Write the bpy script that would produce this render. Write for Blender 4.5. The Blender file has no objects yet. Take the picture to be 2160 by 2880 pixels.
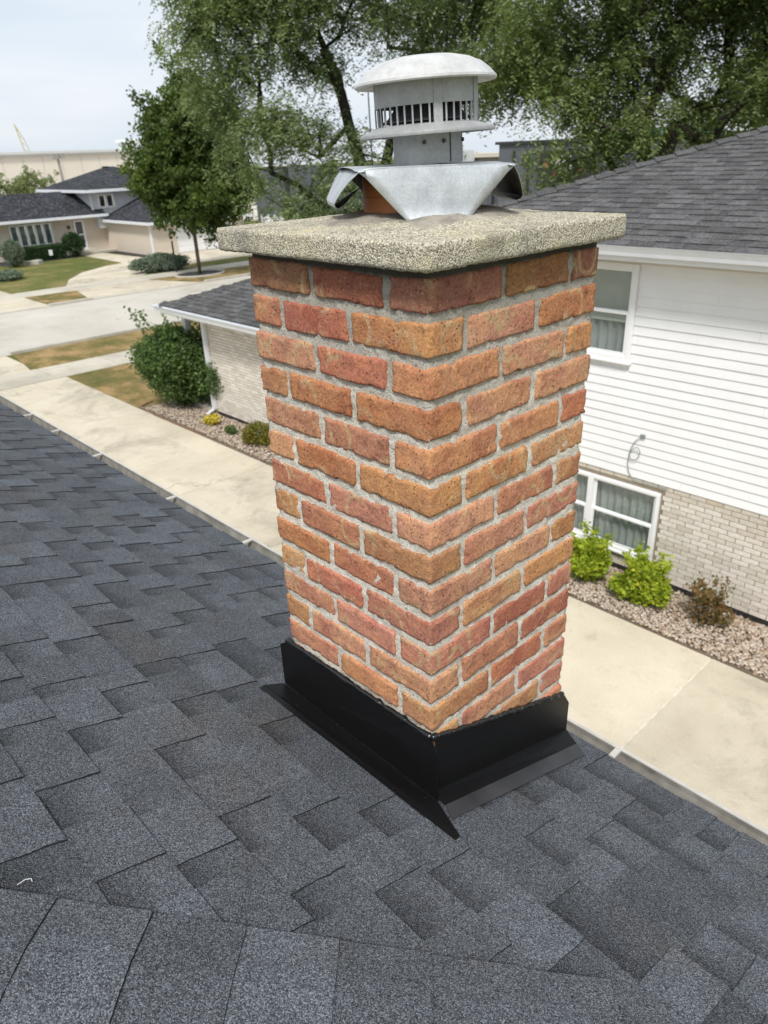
import bpy, math, random
import numpy as np
from mathutils import Vector, Matrix, noise as mnoise

R = random.Random(7)
NP = np.random.RandomState(11)
SC = bpy.context.scene
COL = SC.collection

# ------------------------------------------------------------------ camera, sky, sun, exposure
cam_d = bpy.data.cameras.new('camera'); cam = bpy.data.objects.new('camera', cam_d); COL.objects.link(cam)
CAM = Vector((0.8606, -0.9076, 0.1834))
YAW, PITCH, ROLL = 2.39856689, -0.455908936, -0.0392877064
d = Vector((math.cos(PITCH)*math.cos(YAW), math.cos(PITCH)*math.sin(YAW), math.sin(PITCH)))
rt = d.cross(Vector((0, 0, 1))).normalized(); up = rt.cross(d)
r2 = rt*math.cos(ROLL)+up*math.sin(ROLL); u2 = -rt*math.sin(ROLL)+up*math.cos(ROLL)
m = Matrix((r2, u2, -d)).transposed().to_4x4(); m.translation = CAM
cam.matrix_world = m
cam_d.sensor_fit = 'VERTICAL'; cam_d.sensor_height = 36.0; cam_d.sensor_width = 27.0; cam_d.lens = 36*2061/2880
cam_d.clip_start = 0.05; cam_d.clip_end = 1500
cam_d.dof.use_dof = True; cam_d.dof.focus_distance = 1.40; cam_d.dof.aperture_fstop = 7.5
SC.camera = cam

SUN_EL, SUN_AZ = math.radians(52), math.radians(-52)     # azimuth of the sun measured from +x towards +y
W = bpy.data.worlds.new('World'); SC.world = W; W.use_nodes = True
nt = W.node_tree; nt.nodes.clear()
def wn(t, **k):
    n = nt.nodes.new(t)
    for a, b in k.items(): setattr(n, a, b)
    return n
sky = wn('ShaderNodeTexSky', sky_type='NISHITA', sun_disc=False)
sky.sun_elevation = SUN_EL; sky.sun_rotation = math.pi/2 - SUN_AZ
sky.air_density = 1.0; sky.dust_density = 2.0
tc = wn('ShaderNodeTexCoord'); mp = wn('ShaderNodeMapping'); mp.inputs['Scale'].default_value = (1.2, 1.2, 9.0)
cn = wn('ShaderNodeTexNoise'); cn.inputs['Scale'].default_value = 2.2; cn.inputs['Detail'].default_value = 6
cr = wn('ShaderNodeValToRGB'); cr.color_ramp.elements[0].position = .33; cr.color_ramp.elements[1].position = .68
cr.color_ramp.elements[0].color = (6.9, 7.7, 8.5, 1); cr.color_ramp.elements[1].color = (8.3, 8.6, 9.1, 1)
mx = wn('ShaderNodeMix', data_type='RGBA'); mx.inputs[0].default_value = .88
bg = wn('ShaderNodeBackground'); bg.inputs['Strength'].default_value = .076
wo = wn('ShaderNodeOutputWorld')
nt.links.new(tc.outputs['Generated'], mp.inputs[0]); nt.links.new(mp.outputs[0], cn.inputs['Vector'])
nt.links.new(cn.outputs['Fac'], cr.inputs[0]); nt.links.new(sky.outputs[0], mx.inputs[6]); nt.links.new(cr.outputs[0], mx.inputs[7])
nt.links.new(mx.outputs[2], bg.inputs['Color']); nt.links.new(bg.outputs[0], wo.inputs[0])

sun_d = bpy.data.lights.new('sun', 'SUN'); sun_d.energy = 2.15; sun_d.angle = math.radians(11); sun_d.color = (1, .965, .915)
sun = bpy.data.objects.new('sun', sun_d); COL.objects.link(sun)
sv = Vector((math.cos(SUN_EL)*math.cos(SUN_AZ), math.cos(SUN_EL)*math.sin(SUN_AZ), math.sin(SUN_EL)))
sun.rotation_euler = sv.to_track_quat('Z', 'Y').to_euler(); sun.location = (0, 0, 30)

SC.view_settings.view_transform = 'Standard'; SC.view_settings.look = 'None'
SC.view_settings.exposure = 0.60; SC.view_settings.gamma = 1.0; SC.view_settings.use_curve_mapping = False
SC.cycles.max_bounces = 6; SC.cycles.transparent_max_bounces = 12; SC.cycles.use_denoising = True

# ------------------------------------------------------------------ helpers
def tag(o, label=None, cat=None, group=None, kind=None):
    if label: o['label'] = label
    if cat: o['category'] = cat
    if group: o['group'] = group
    if kind: o['kind'] = kind
    return o

def empty(name, loc, label=None, cat=None, group=None):
    o = bpy.data.objects.new(name, None); COL.objects.link(o); o.location = loc; o.empty_display_size = .1
    return tag(o, label, cat, group)

def link(name, me, parent=None, loc=None):
    o = bpy.data.objects.new(name, me); COL.objects.link(o)
    if parent is not None:
        o.parent = parent
        p = Vector((0, 0, 0)); q = parent
        while q is not None: p += q.location; q = q.parent
        o.location = (Vector(loc) if loc is not None else Vector((0, 0, 0))) - p
    elif loc is not None: o.location = loc
    return o

class MB:
    """collects geometry in world coordinates"""
    def __init__(s): s.v = []; s.f = []; s.mi = []
    def add(s, vs, fs, mi=0):
        b = len(s.v); s.v += [tuple(map(float, v)) for v in vs]
        s.f += [tuple(b+i for i in f) for f in fs]; s.mi += [mi]*len(fs); return s
    def box(s, x0, x1, y0, y1, z0, z1, mi=0):
        return s.add([(x0,y0,z0),(x1,y0,z0),(x1,y1,z0),(x0,y1,z0),(x0,y0,z1),(x1,y0,z1),(x1,y1,z1),(x0,y1,z1)],
                     [(0,3,2,1),(4,5,6,7),(0,1,5,4),(1,2,6,5),(2,3,7,6),(3,0,4,7)], mi)
    def hexa(s, p, mi=0):      # 8 points: 4 bottom ccw, 4 top ccw
        return s.add(p, [(0,3,2,1),(4,5,6,7),(0,1,5,4),(1,2,6,5),(2,3,7,6),(3,0,4,7)], mi)
    def prism(s, pts, z0, z1, mi=0):
        n = len(pts)
        return s.add([(x,y,z0) for x,y in pts]+[(x,y,z1) for x,y in pts],
                     [tuple(range(n-1,-1,-1)), tuple(range(n,2*n))]+[(i,(i+1)%n,n+(i+1)%n,n+i) for i in range(n)], mi)
    def sweep(s, prof, a, b, mi=0, close=True):
        """profile of (offset vector) points swept from a to b"""
        n = len(prof); va = [Vector(a)+Vector(p) for p in prof]; vb = [Vector(b)+Vector(p) for p in prof]
        fs = [(i,(i+1)%n,n+(i+1)%n,n+i) for i in range(n if close else n-1)]
        if close: fs += [tuple(range(n-1,-1,-1)), tuple(range(n,2*n))]
        return s.add(va+vb, fs, mi)
    def tube(s, pts, rad, seg=6, mi=0):
        pts = [Vector(p) for p in pts]; n = len(pts)
        if not hasattr(rad, '__len__'): rad = [rad]*n
        vs = []; ref = Vector((.31,.52,.79)).normalized()
        for i, p in enumerate(pts):
            t = (pts[min(i+1,n-1)]-pts[max(i-1,0)])
            t = t.normalized() if t.length > 1e-9 else Vector((0,0,1))
            a = t.cross(ref)
            if a.length < .1: a = t.cross(Vector((1,0,0)))
            a.normalize(); b = t.cross(a)
            for k in range(seg):
                w = 2*math.pi*k/seg; vs.append(p+(a*math.cos(w)+b*math.sin(w))*rad[i])
        fs = [(i*seg+k, i*seg+(k+1)%seg, (i+1)*seg+(k+1)%seg, (i+1)*seg+k) for i in range(n-1) for k in range(seg)]
        fs += [tuple(range(seg-1,-1,-1)), tuple((n-1)*seg+k for k in range(seg))]
        return s.add(vs, fs, mi)
    def lathe(s, prof, c=(0,0,0), seg=48, mi=0, fn=None):
        """prof of (r, z); open profile"""
        vs = []
        for r, z in prof:
            for k in range(seg):
                w = 2*math.pi*k/seg; p = Vector((c[0]+r*math.cos(w), c[1]+r*math.sin(w), c[2]+z))
                vs.append(fn(p) if fn else p)
        n = len(prof)
        return s.add(vs, [(i*seg+k, i*seg+(k+1)%seg, (i+1)*seg+(k+1)%seg, (i+1)*seg+k) for i in range(n-1) for k in range(seg)], mi)
    def mesh(s, name, mats, origin=(0,0,0), smooth=False, autos=None):
        me = bpy.data.meshes.new(name); o = Vector(origin)
        me.from_pydata([(v[0]-o[0], v[1]-o[1], v[2]-o[2]) for v in s.v], [], s.f)
        for mt in (mats if isinstance(mats, (list, tuple)) else [mats]): me.materials.append(mt)
        if any(s.mi): me.polygons.foreach_set('material_index', s.mi)
        if smooth: me.polygons.foreach_set('use_smooth', [True]*len(me.polygons))
        if autos:
            try: me.set_sharp_from_angle(angle=math.radians(autos))
            except Exception: pass
        me.update(); return me
    def build(s, name, mats, parent=None, origin=None, smooth=False, autos=None):
        if origin is None: origin = (0,0,0)
        return link(name, s.mesh(name, mats, origin, smooth, autos), parent, origin)

def bevel(o, w, seg=2):
    b = o.modifiers.new('bevel', 'BEVEL'); b.width = w; b.segments = seg; b.limit_method = 'ANGLE'; return o

def np_mesh(name, V, F, mat, attrs=None, smooth=False):
    """V (n,3), F (m,k) arrays"""
    me = bpy.data.meshes.new(name); V = np.asarray(V, np.float32); F = np.asarray(F, np.int32); k = F.shape[1]
    me.vertices.add(len(V)); me.vertices.foreach_set('co', V.ravel())
    me.loops.add(F.size); me.loops.foreach_set('vertex_index', F.ravel())
    me.polygons.add(len(F)); me.polygons.foreach_set('loop_start', np.arange(len(F), dtype=np.int32)*k)
    me.polygons.foreach_set('loop_total', np.full(len(F), k, np.int32))
    if smooth: me.polygons.foreach_set('use_smooth', np.ones(len(F), bool))
    me.update(calc_edges=True)
    if attrs:
        for an, av in attrs.items():
            a = me.attributes.new(an, 'FLOAT', 'POINT'); a.data.foreach_set('value', np.asarray(av, np.float32))
    me.materials.append(mat); return me

# ------------------------------------------------------------------ materials
class NT:
    def __init__(s, name):
        s.m = bpy.data.materials.new(name); s.m.use_nodes = True; s.t = s.m.node_tree; s.t.nodes.clear()
        s.out = s.n('ShaderNodeOutputMaterial'); s.p = s.n('ShaderNodeBsdfPrincipled'); s.l(s.p.outputs[0], s.out.inputs[0])
    def n(s, t, **k):
        n = s.t.nodes.new(t)
        for a, b in k.items(): setattr(n, a, b)
        return n
    def l(s, a, b): s.t.links.new(a, b)
    def setin(s, sock, v):
        if hasattr(v, 'links') or isinstance(v, bpy.types.NodeSocket): s.l(v, sock)
        elif isinstance(v, tuple) and len(v) == 3 and sock.type == 'RGBA': sock.default_value = (*v, 1)
        else: sock.default_value = v
    def co(s, kind='Object', scale=None, rand=False):
        c = s.n('ShaderNodeTexCoord').outputs[kind]
        if kind == 'World': c = s.n('ShaderNodeNewGeometry').outputs['Position']
        if rand:
            oi = s.n('ShaderNodeObjectInfo'); ml = s.n('ShaderNodeMath', operation='MULTIPLY'); s.l(oi.outputs['Random'], ml.inputs[0]); ml.inputs[1].default_value = 37.0
            va = s.n('ShaderNodeVectorMath', operation='ADD'); s.l(c, va.inputs[0]); s.l(ml.outputs[0], va.inputs[1]); c = va.outputs[0]
        if scale:
            mp = s.n('ShaderNodeMapping'); mp.inputs['Scale'].default_value = scale; s.l(c, mp.inputs[0]); c = mp.outputs[0]
        return c
    def pos(s): return s.n('ShaderNodeNewGeometry').outputs['Position']
    def noise(s, c, sc, det=4, rough=.55, dist=0):
        n = s.n('ShaderNodeTexNoise'); s.l(c, n.inputs['Vector']); n.inputs['Scale'].default_value = sc; n.inputs['Detail'].default_value = det
        n.inputs['Roughness'].default_value = rough; n.inputs['Distortion'].default_value = dist; return n.outputs['Fac']
    def vor(s, c, sc, feat='F1', rnd=1.0):
        n = s.n('ShaderNodeTexVoronoi', feature=feat); s.l(c, n.inputs['Vector']); n.inputs['Scale'].default_value = sc
        n.inputs['Randomness'].default_value = rnd; return n
    def ramp(s, f, *st, interp='LINEAR'):
        n = s.n('ShaderNodeValToRGB'); s.l(f, n.inputs[0]); e = n.color_ramp.elements; n.color_ramp.interpolation = interp
        while len(e) < len(st): e.new(.5)
        for i, (p, c) in enumerate(st):
            e[i].position = p; e[i].color = (c, c, c, 1) if not isinstance(c, tuple) else (*c, 1)
        return n.outputs[0]
    def mix(s, f, a, b, bt='MIX'):
        n = s.n('ShaderNodeMix', data_type='RGBA', blend_type=bt); n.clamp_result = False
        s.setin(n.inputs[0], f); s.setin(n.inputs[6], a); s.setin(n.inputs[7], b); return n.outputs[2]
    def math(s, op, a, b=0.0, clamp=False):
        n = s.n('ShaderNodeMath', operation=op); n.use_clamp = clamp; s.setin(n.inputs[0], a); s.setin(n.inputs[1], b); return n.outputs[0]
    def bump(s, h, strength=.5, dist=.002, prev=None):
        n = s.n('ShaderNodeBump'); s.l(h, n.inputs['Height']); n.inputs['Strength'].default_value = strength; n.inputs['Distance'].default_value = dist
        if prev: s.l(prev, n.inputs['Normal'])
        return n.outputs[0]
    def fin(s, col=None, rough=None, metal=None, nrm=None, spec=None):
        if col is not None: s.setin(s.p.inputs['Base Color'], col)
        if rough is not None: s.setin(s.p.inputs['Roughness'], rough)
        if metal is not None: s.setin(s.p.inputs['Metallic'], metal)
        if spec is not None: s.setin(s.p.inputs['Specular IOR Level'], spec)
        if nrm is not None: s.l(nrm, s.p.inputs['Normal'])
        return s.m

def simple(name, col, rough=.7, var=.12, sc=6, metal=0, bump=0, bsc=60, spec=None, space='pos'):
    t = NT(name); c = t.pos() if space == 'pos' else t.co('Object')
    f = t.noise(c, sc, 5); a = tuple(x*(1-var) for x in col); b = tuple(min(1, x*(1+var)) for x in col)
    cc = t.ramp(f, (.3, a), (.7, b)); n = t.bump(t.noise(c, bsc, 3), bump, .003) if bump else None
    return t.fin(cc, rough, metal, n, spec)

# --- chimney brick: own colour per brick, blotches, kiss marks, pits, pale specks
t = NT('fired_brick'); c = t.co('Object', rand=True); oi = t.n('ShaderNodeObjectInfo')
base = oi.outputs['Color']
b1 = t.mix(t.ramp(t.noise(c, 14, 4, .6), (.35, 0.), (.62, .9)), base, t.mix(1.0, base, (1.22, 1.26, 1.05), 'MULTIPLY'))
b1 = t.mix(t.ramp(t.noise(c, 9, 3, .6, .6), (.5, 0.), (.66, .8)), b1, t.mix(1.0, base, (.84, .68, .68), 'MULTIPLY'))
vr = t.vor(t.co('Object', (1.0, 1.0, .8), rand=True), 13)
ring = t.ramp(vr.outputs['Distance'], (.34, 0.), (.40, 1.), (.44, 1.), (.50, 0.))
rsel = t.ramp(t.noise(c, 7, 2), (.48, 0.), (.56, .7))
b2 = t.mix(t.math('MULTIPLY', ring, rsel), b1, (.55, .40, .22))
spk = t.ramp(t.noise(c, 260, 2, .6), (.62, 0.), (.70, .75))
b3 = t.mix(t.math('MULTIPLY', spk, t.ramp(t.noise(c, 18, 2), (.4, .15), (.65, 1.))), b2, (.60, .42, .31))
pv = t.vor(c, 95); pit = t.ramp(pv.outputs['Distance'], (.12, 1.), (.20, 0.))
psel = t.ramp(t.noise(c, 22, 3), (.42, 0.), (.58, 1.)); pit = t.math('MULTIPLY', pit, psel)
b4 = t.mix(t.math('MULTIPLY', pit, .75), b3, (.10, .05, .035))
fine = t.ramp(t.noise(c, 170, 4, .75), (.3, .60), (.7, 1.30)); b4 = t.mix(t.ramp(t.noise(c, 34, 5, .75), (.56, 0.), (.66, .45)), b4, (.13, .06, .04)); b4 = t.mix(t.ramp(t.noise(c, 27, 5, .75, .5), (.56, 0.), (.68, .5)), b4, (.52, .33, .22)); b4 = t.mix(1.0, b4, fine, 'MULTIPLY')
h = t.math('ADD', t.math('MULTIPLY', t.noise(c, 120, 5, .65), .8), t.math('MULTIPLY', pit, -1.0))
h = t.math('ADD', h, t.math('MULTIPLY', t.noise(c, 25, 3), .9))
M_BRICK = t.fin(b4, .9, 0, t.bump(t.noise(c, 210, 4, .8), .8, .0022, t.bump(h, 1.0, .0036)), .15)

# --- sandy mortar
t = NT('sand_mortar'); c = t.co('Object')
col = t.ramp(t.noise(c, 26, 4), (.3, (.64, .59, .495)), (.7, (.84, .785, .68)))
col = t.mix(t.ramp(t.noise(c, 270, 2, .6), (.57, 0.), (.65, .85)), col, (.20, .175, .15))
col = t.mix(t.ramp(t.noise(c, 330, 1, .5), (.60, 0.), (.70, .8)), col, (.86, .83, .76))
sep = t.n('ShaderNodeSeparateXYZ'); t.l(c, sep.inputs[0])
top = t.ramp(t.math('ADD', sep.outputs[2], t.math('MULTIPLY', t.noise(c, 12, 3), .16)), (.0, 0.), (.0001, 0.), (.10, .0), (1., .0))
age = t.n('ShaderNodeMapRange'); t.l(t.math('ADD', sep.outputs[2], t.math('MULTIPLY', t.noise(c, 10, 4), .25)), age.inputs[0])
age.inputs[1].default_value = -.25; age.inputs[2].default_value = .14; age.inputs[3].default_value = 0; age.inputs[4].default_value = .62
col = t.mix(age.outputs[0], col, (.16, .155, .13)); soot = t.n('ShaderNodeMapRange'); t.l(t.math('ADD', sep.outputs[2], t.math('MULTIPLY', t.noise(c, 30, 4), .012)), soot.inputs[0]); soot.inputs[1].default_value = -.012; soot.inputs[2].default_value = .0; soot.inputs[3].default_value = 0; soot.inputs[4].default_value = .85; col = t.mix(soot.outputs[0], col, (.045, .042, .034))  # mortar greyer upwards, nearly black in the strip just below the slab
h = t.math('ADD', t.noise(c, 350, 3, .7), t.math('MULTIPLY', t.noise(c, 45, 4), 1.6))
M_MORTAR = t.fin(col, .95, 0, t.bump(h, 1.0, .004), .1)

# --- cast cap slab: exposed pebbly aggregate with lichen
t = NT('aggregate_slab'); c = t.co('Object')
v = t.vor(c, 330); cell = t.ramp(v.outputs['Color'], (.12, (.27, .245, .19)), (.4, (.56, .51, .39)), (.85, (.78, .72, .57)))
gap = t.ramp(v.outputs['Distance'], (.42, 1.), (.70, .55)); col = t.mix(1.0, cell, gap, 'MULTIPLY')
col = t.mix(t.ramp(t.noise(c, 9, 5, .7), (.50, 0.), (.66, .4)), col, (.60, .54, .32))
col = t.mix(t.ramp(t.noise(c, 5.5, 6, .7, .4), (.52, 0.), (.66, .75)), col, (.17, .16, .145))
h = t.math('ADD', t.math('MULTIPLY', v.outputs['Distance'], -1.0), t.noise(c, 90, 3))
col = t.mix(1.0, col, t.ramp(t.noise(c, 160, 3, .8), (.3, .72), (.7, 1.15)), 'MULTIPLY')
M_SLAB = t.fin(col, .95, 0, t.bump(h, .8, .0022), .15)
t = NT('grey_crown_mortar'); c = t.co('Object')
col = t.ramp(t.noise(c, 11, 5, .65), (.3, (.16, .15, .13)), (.5, (.34, .31, .26)), (.72, (.52, .48, .40)))
col = t.mix(t.ramp(t.noise(c, 300, 2), (.6, 0.), (.7, .7)), col, (.10, .09, .08))
M_CROWN = t.fin(col, .95, 0, t.bump(t.noise(c, 130, 4, .7), .9, .004), .1)

t = NT('terracotta_flue'); c = t.co('Object')
col = t.ramp(t.noise(c, 7, 5, .6), (.3, (.37, .125, .035)), (.7, (.52, .20, .07)))
st = t.ramp(t.noise(t.co('Object', (3, 3, 60)), 2.0, 2), (.60, 0.), (.68, .6)); col = t.mix(st, col, (.22, .075, .03))
col = t.mix(t.ramp(t.noise(c, 300, 2), (.68, 0.), (.72, .8)), col, (.14, .05, .02))
M_FLUE = t.fin(col, .62, 0, t.bump(t.noise(c, 60, 3), .3, .001))

def galv(name, lo, hi, rough, metal, sp=70):
    t = NT(name); c = t.co('Object'); v = t.vor(c, sp)
    col = t.ramp(v.outputs['Color'], (.0, lo), (1., hi)); f = t.noise(c, 18, 5, .65)
    col = t.mix(1.0, col, t.ramp(f, (.3, .80), (.7, 1.12)), 'MULTIPLY')
    col = t.mix(t.ramp(t.noise(t.co('Object', (1, 1, .2)), 22, 4, .7), (.62, 0.), (.78, .35)), col, (.25, .22, .18))
    rg = t.ramp(t.noise(c, 40, 3), (.3, rough-.08), (.7, rough+.1))
    return t.fin(col, rg, metal, t.bump(t.noise(c, 35, 3), .12, .002))
M_GALV = galv('galvanised_sheet', (.47, .50, .52), (.60, .63, .65), .45, .5, 420)
M_WGALV = galv('weathered_zinc', (.36, .37, .37), (.44, .45, .45), .62, .25, 300)
M_DOME = galv('chalky_zinc_dome', (.53, .53, .52), (.60, .60, .585), .6, .2, 300)
M_INNER = simple('sooty_inner_metal', (.10, .10, .11), .5, .4, 30, .5, space='obj')
t = NT('black_coated_steel'); c = t.co('Object')
ds = t.ramp(t.noise(c, 260, 1), (.765, 0.), (.78, .4)); col = t.mix(ds, (.0075, .0075, .008), (.25, .24, .22))
M_BLACK = t.fin(col, t.ramp(t.noise(c, 6, 3), (.3, .30), (.7, .44)), 0, t.bump(t.noise(c, 5, 2), .10, .01), .18)
M_SEAL = simple('black_sealant', (.006, .006, .006), .18, .2, 30, 0, .3, 90, .6, 'obj')

# --- asphalt shingle granules; v = position along the exposure, tone per tab
def shingle_mat(name, lo, hi, gsc, specks, band=True, warm=(.085, .075, .065)):
    t = NT(name); c = t.pos()
    a = t.n('ShaderNodeAttribute', attribute_name='tone'); bnd = t.n('ShaderNodeAttribute', attribute_name='band')
    col = t.mix(a.outputs['Fac'], lo, hi)
    col = t.mix(t.ramp(t.noise(c, 3.2, 4, .6), (.52, 0.), (.70, .5)), col, warm)
    col = t.mix(1.0, col, t.ramp(t.noise(c, 11, 4), (.3, .86), (.7, 1.12)), 'MULTIPLY')
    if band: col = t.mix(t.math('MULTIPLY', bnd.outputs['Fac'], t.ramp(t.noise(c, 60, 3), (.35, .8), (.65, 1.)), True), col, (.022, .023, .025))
    v = t.vor(c, gsc); g = t.ramp(v.outputs['Color'], (.12, .22), (.45, .75), (.70, 1.25), (.90, 2.3)); g = t.mix(1.0, g, 1.0, 'MIX') if False else g
    col = t.mix(1.0, col, g, 'MULTIPLY')
    wsp = t.ramp(t.noise(c, gsc*1.15, 1, .5), (.66, 0.), (.74, specks)); col = t.mix(wsp, col, (.36, .38, .41))
    h = t.math('ADD', t.math('MULTIPLY', v.outputs['Distance'], -1.), t.noise(c, gsc*.4, 2))
    return t.fin(col, .92, 0, t.bump(h, .8, .0012), .22)
M_SHINGLE = shingle_mat('slate_blue_shingle_granules', (.056, .061, .069), (.108, .119, .134), 520, 1.0)
M_ASPHALT = simple('raw_asphalt_edge', (.012, .012, .013), .9, .3, 40)
M_NSHINGLE = shingle_mat('weathered_grey_shingle', (.062, .061, .061), (.135, .133, .134), 170, .3, True, (.10, .095, .09))
M_FSHINGLE = shingle_mat('far_charcoal_shingle', (.035, .038, .045), (.062, .066, .078), 9, .25, False)

# --- concrete
def concrete(name, lo, hi, stain, sc=.9):
    t = NT(name); c = t.pos(); oi = t.n('ShaderNodeObjectInfo')
    col = t.ramp(t.noise(c, sc, 7, .62, .3), (.30, lo), (.66, hi))
    col = t.mix(t.ramp(t.noise(c, sc*.75, 6, .72, .6), (.50, 0.), (.68, .68)), col, stain)
    ck = t.n('ShaderNodeTexNoise'); t.l(c, ck.inputs['Vector']); ck.inputs['Scale'].default_value = .45; ck.inputs['Detail'].default_value = 5; crk = t.ramp(ck.outputs['Fac'], (.496, 0.), (.4985, .55), (.5015, .55), (.504, 0.)); col = t.mix(t.math('MULTIPLY', crk, t.ramp(t.noise(c, .22, 2), (.55, 0.), (.6, 1.))), col, (.16, .14, .11))
    col = t.mix(t.ramp(t.noise(c, 7, 6, .7), (.56, 0.), (.75, .35)), col, stain)
    col = t.mix(1.0, col, t.ramp(t.noise(c, 130, 2), (.3, .90), (.7, 1.08)), 'MULTIPLY')
    col = t.mix(1.0, col, t.ramp(oi.outputs['Random'], (0., .93), (1., 1.05)), 'MULTIPLY')
    return t.fin(col, .92, 0, t.bump(t.noise(c, 60, 4), .25, .004), .2)
M_CONC = concrete('tan_driveway_concrete', (.51, .45, .345), (.635, .57, .45), (.28, .25, .205))
M_WALK = concrete('pavement_concrete', (.46, .42, .345), (.58, .54, .45), (.33, .30, .25), .5)
M_STREET = concrete('worn_street_concrete', (.50, .465, .40), (.60, .565, .50), (.40, .36, .30), .35)
M_CURB = simple('kerb_concrete', (.47, .44, .38), .9, .15, 2)
M_JOINT = simple('joint_sealant', (.62, .58, .50), .9, .2, 9)
M_DJOINT = simple('dark_joint', (.28, .25, .20), .9, .2, 9)

t = NT('mown_grass'); c = t.pos()
col = t.ramp(t.noise(c, .55, 6, .7), (.30, (.085, .105, .028)), (.48, (.135, .145, .045)), (.66, (.27, .215, .09)))
col = t.mix(1.0, col, t.ramp(t.noise(c, 14, 5, .8), (.3, .62), (.7, 1.3)), 'MULTIPLY')
M_GRASS = t.fin(col, .95, 0, t.bump(t.noise(c, 50, 4), .6, .03), .1)
t = NT('dry_parkway_grass'); c = t.pos()
col = t.ramp(t.noise(c, .8, 6, .7), (.34, (.11, .12, .036)), (.47, (.21, .165, .065)), (.60, (.40, .27, .13)))
col = t.mix(1.0, col, t.ramp(t.noise(c, 16, 5, .8), (.3, .65), (.7, 1.25)), 'MULTIPLY')
M_DRY = t.fin(col, .95, 0, t.bump(t.noise(c, 50, 4), .6, .03), .1)
M_SOIL = simple('bed_soil', (.16, .12, .085), .95, .4, 8, 0, .5, 60)
M_MULCH = simple('dark_mulch', (.028, .026, .026), .95, .5, 12, 0, .8, 30)

t = NT('river_gravel'); c = t.pos(); a = t.n('ShaderNodeAttribute', attribute_name='tone')
col = t.ramp(a.outputs['Fac'], (0., (.14, .10, .07)), (.25, (.33, .23, .155)), (.5, (.47, .38, .29)), (.8, (.60, .52, .43)), (1., (.24, .22, .20)))
col = t.mix(1.0, col, t.ramp(t.noise(c, 50, 3), (.3, .8), (.7, 1.15)), 'MULTIPLY')
M_GRAVEL = t.fin(col, .8)

def wallbrick(name, ramp3):
    t = NT(name); oi = t.n('ShaderNodeObjectInfo'); a = t.n('ShaderNodeAttribute', attribute_name='tone')
    col = t.ramp(a.outputs['Fac'], *ramp3); c = t.pos()
    col = t.mix(1.0, col, t.ramp(t.noise(c, 25, 4), (.3, .88), (.7, 1.1)), 'MULTIPLY')
    return t.fin(col, .85, 0, t.bump(t.noise(c, 90, 3), .4, .002), .2)
M_NBRICK = wallbrick('cream_face_brick', ((0., (.54, .44, .31)), (.08, (.57, .52, .44)), (.5, (.65, .60, .53)), (1., (.73, .685, .62))))
M_NMORTAR = simple('brown_mortar', (.25, .21, .16), .95, .15, 9)
t = NT('far_cream_brick'); c = t.pos()
bt = t.n('ShaderNodeTexBrick'); mpn = t.n('ShaderNodeMapping'); mpn.inputs['Rotation'].default_value = (math.radians(90), 0, math.radians(90)); t.l(c, mpn.inputs[0])
t.l(mpn.outputs[0], bt.inputs[0]); bt.inputs['Scale'].default_value = 1; bt.inputs['Brick Width'].default_value = .21; bt.inputs['Row Height'].default_value = .07; bt.inputs['Mortar Size'].default_value = .006
bt.inputs[1].default_value = (.63, .555, .465, 1); bt.inputs[2].default_value = (.57, .49, .405, 1); bt.inputs[3].default_value = (.40, .33, .26, 1)
M_FBRICK = t.fin(t.mix(.55, bt.outputs[0], (.61, .535, .445)), .9)
M_WHITE = simple('white_vinyl', (.83, .835, .84), .45, .03, 3)
M_ALU = simple('white_aluminium_trim', (.72, .74, .77), .4, .04, 4)
M_SOFFIT = simple('cream_soffit', (.66, .62, .54), .6, .04, 4)
M_OWNG = simple('gutter_lip', (.50, .48, .44), .4, .12, 20)
M_OWNGI = simple('gutter_dirty_inside', (.26, .245, .215), .6, .35, 14)
M_FGREY = simple('pale_grey_siding', (.62, .63, .65), .6, .04, 3)
M_DARK = simple('dark_interior', (.02, .02, .022), .9, .2, 4)
t = NT('window_glass')
gl = t.n('ShaderNodeBsdfGlossy'); gl.inputs['Roughness'].default_value = .02; gl.inputs[0].default_value = (.9, .95, 1, 1)
tr = t.n('ShaderNodeBsdfTransparent'); tr.inputs[0].default_value = (.90, .92, .91, 1); ms = t.n('ShaderNodeMixShader')
fr = t.n('ShaderNodeLayerWeight'); t.l(t.math('ADD', t.math('MULTIPLY', t.math('POWER', fr.outputs['Facing'], 4.), .8), .05), ms.inputs[0]); t.l(tr.outputs[0], ms.inputs[1]); t.l(gl.outputs[0], ms.inputs[2]); t.l(ms.outputs[0], t.out.inputs[0])
M_GLASS = t.m
M_CURT = simple('grey_curtain', (.42, .44, .44), .9, .1, 4)
M_TEAL = simple('pale_green_curtain', (.17, .25, .23), .9, .2, 3)
M_BLIND = simple('window_blind', (.74, .76, .72), .7, .06, 6)
M_COMM = simple('cream_precast_panel', (.64, .585, .50), .9, .05, .15)
M_COMMB = simple('pale_cornice', (.52, .52, .50), .8, .05, .2)
M_GREYB = simple('slate_painted_wall', (.105, .115, .13), .8, .12, .3)
M_BEIGEB = simple('ribbed_beige_wall', (.42, .38, .33), .8, .06, .3)
M_STEEL = simple('dark_steel', (.03, .03, .032), .5, .2, 2)
M_POLE = simple('galvanised_pole', (.28, .26, .24), .5, .15, 3)
M_RED = simple('red_paint', (.42, .04, .05), .5, .1, 3)
M_YEL = simple('pale_yellow_paint', (.62, .55, .30), .5, .1, 3)
M_BLUE = simple('blue_paint', (.08, .22, .42), .5, .1, 3)
M_GREEN = simple('dark_green_paint', (.02, .09, .06), .6, .1, 3)
M_BARK = simple('dark_bark', (.045, .036, .028), .95, .35, 6, 0, .9, 25)
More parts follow.
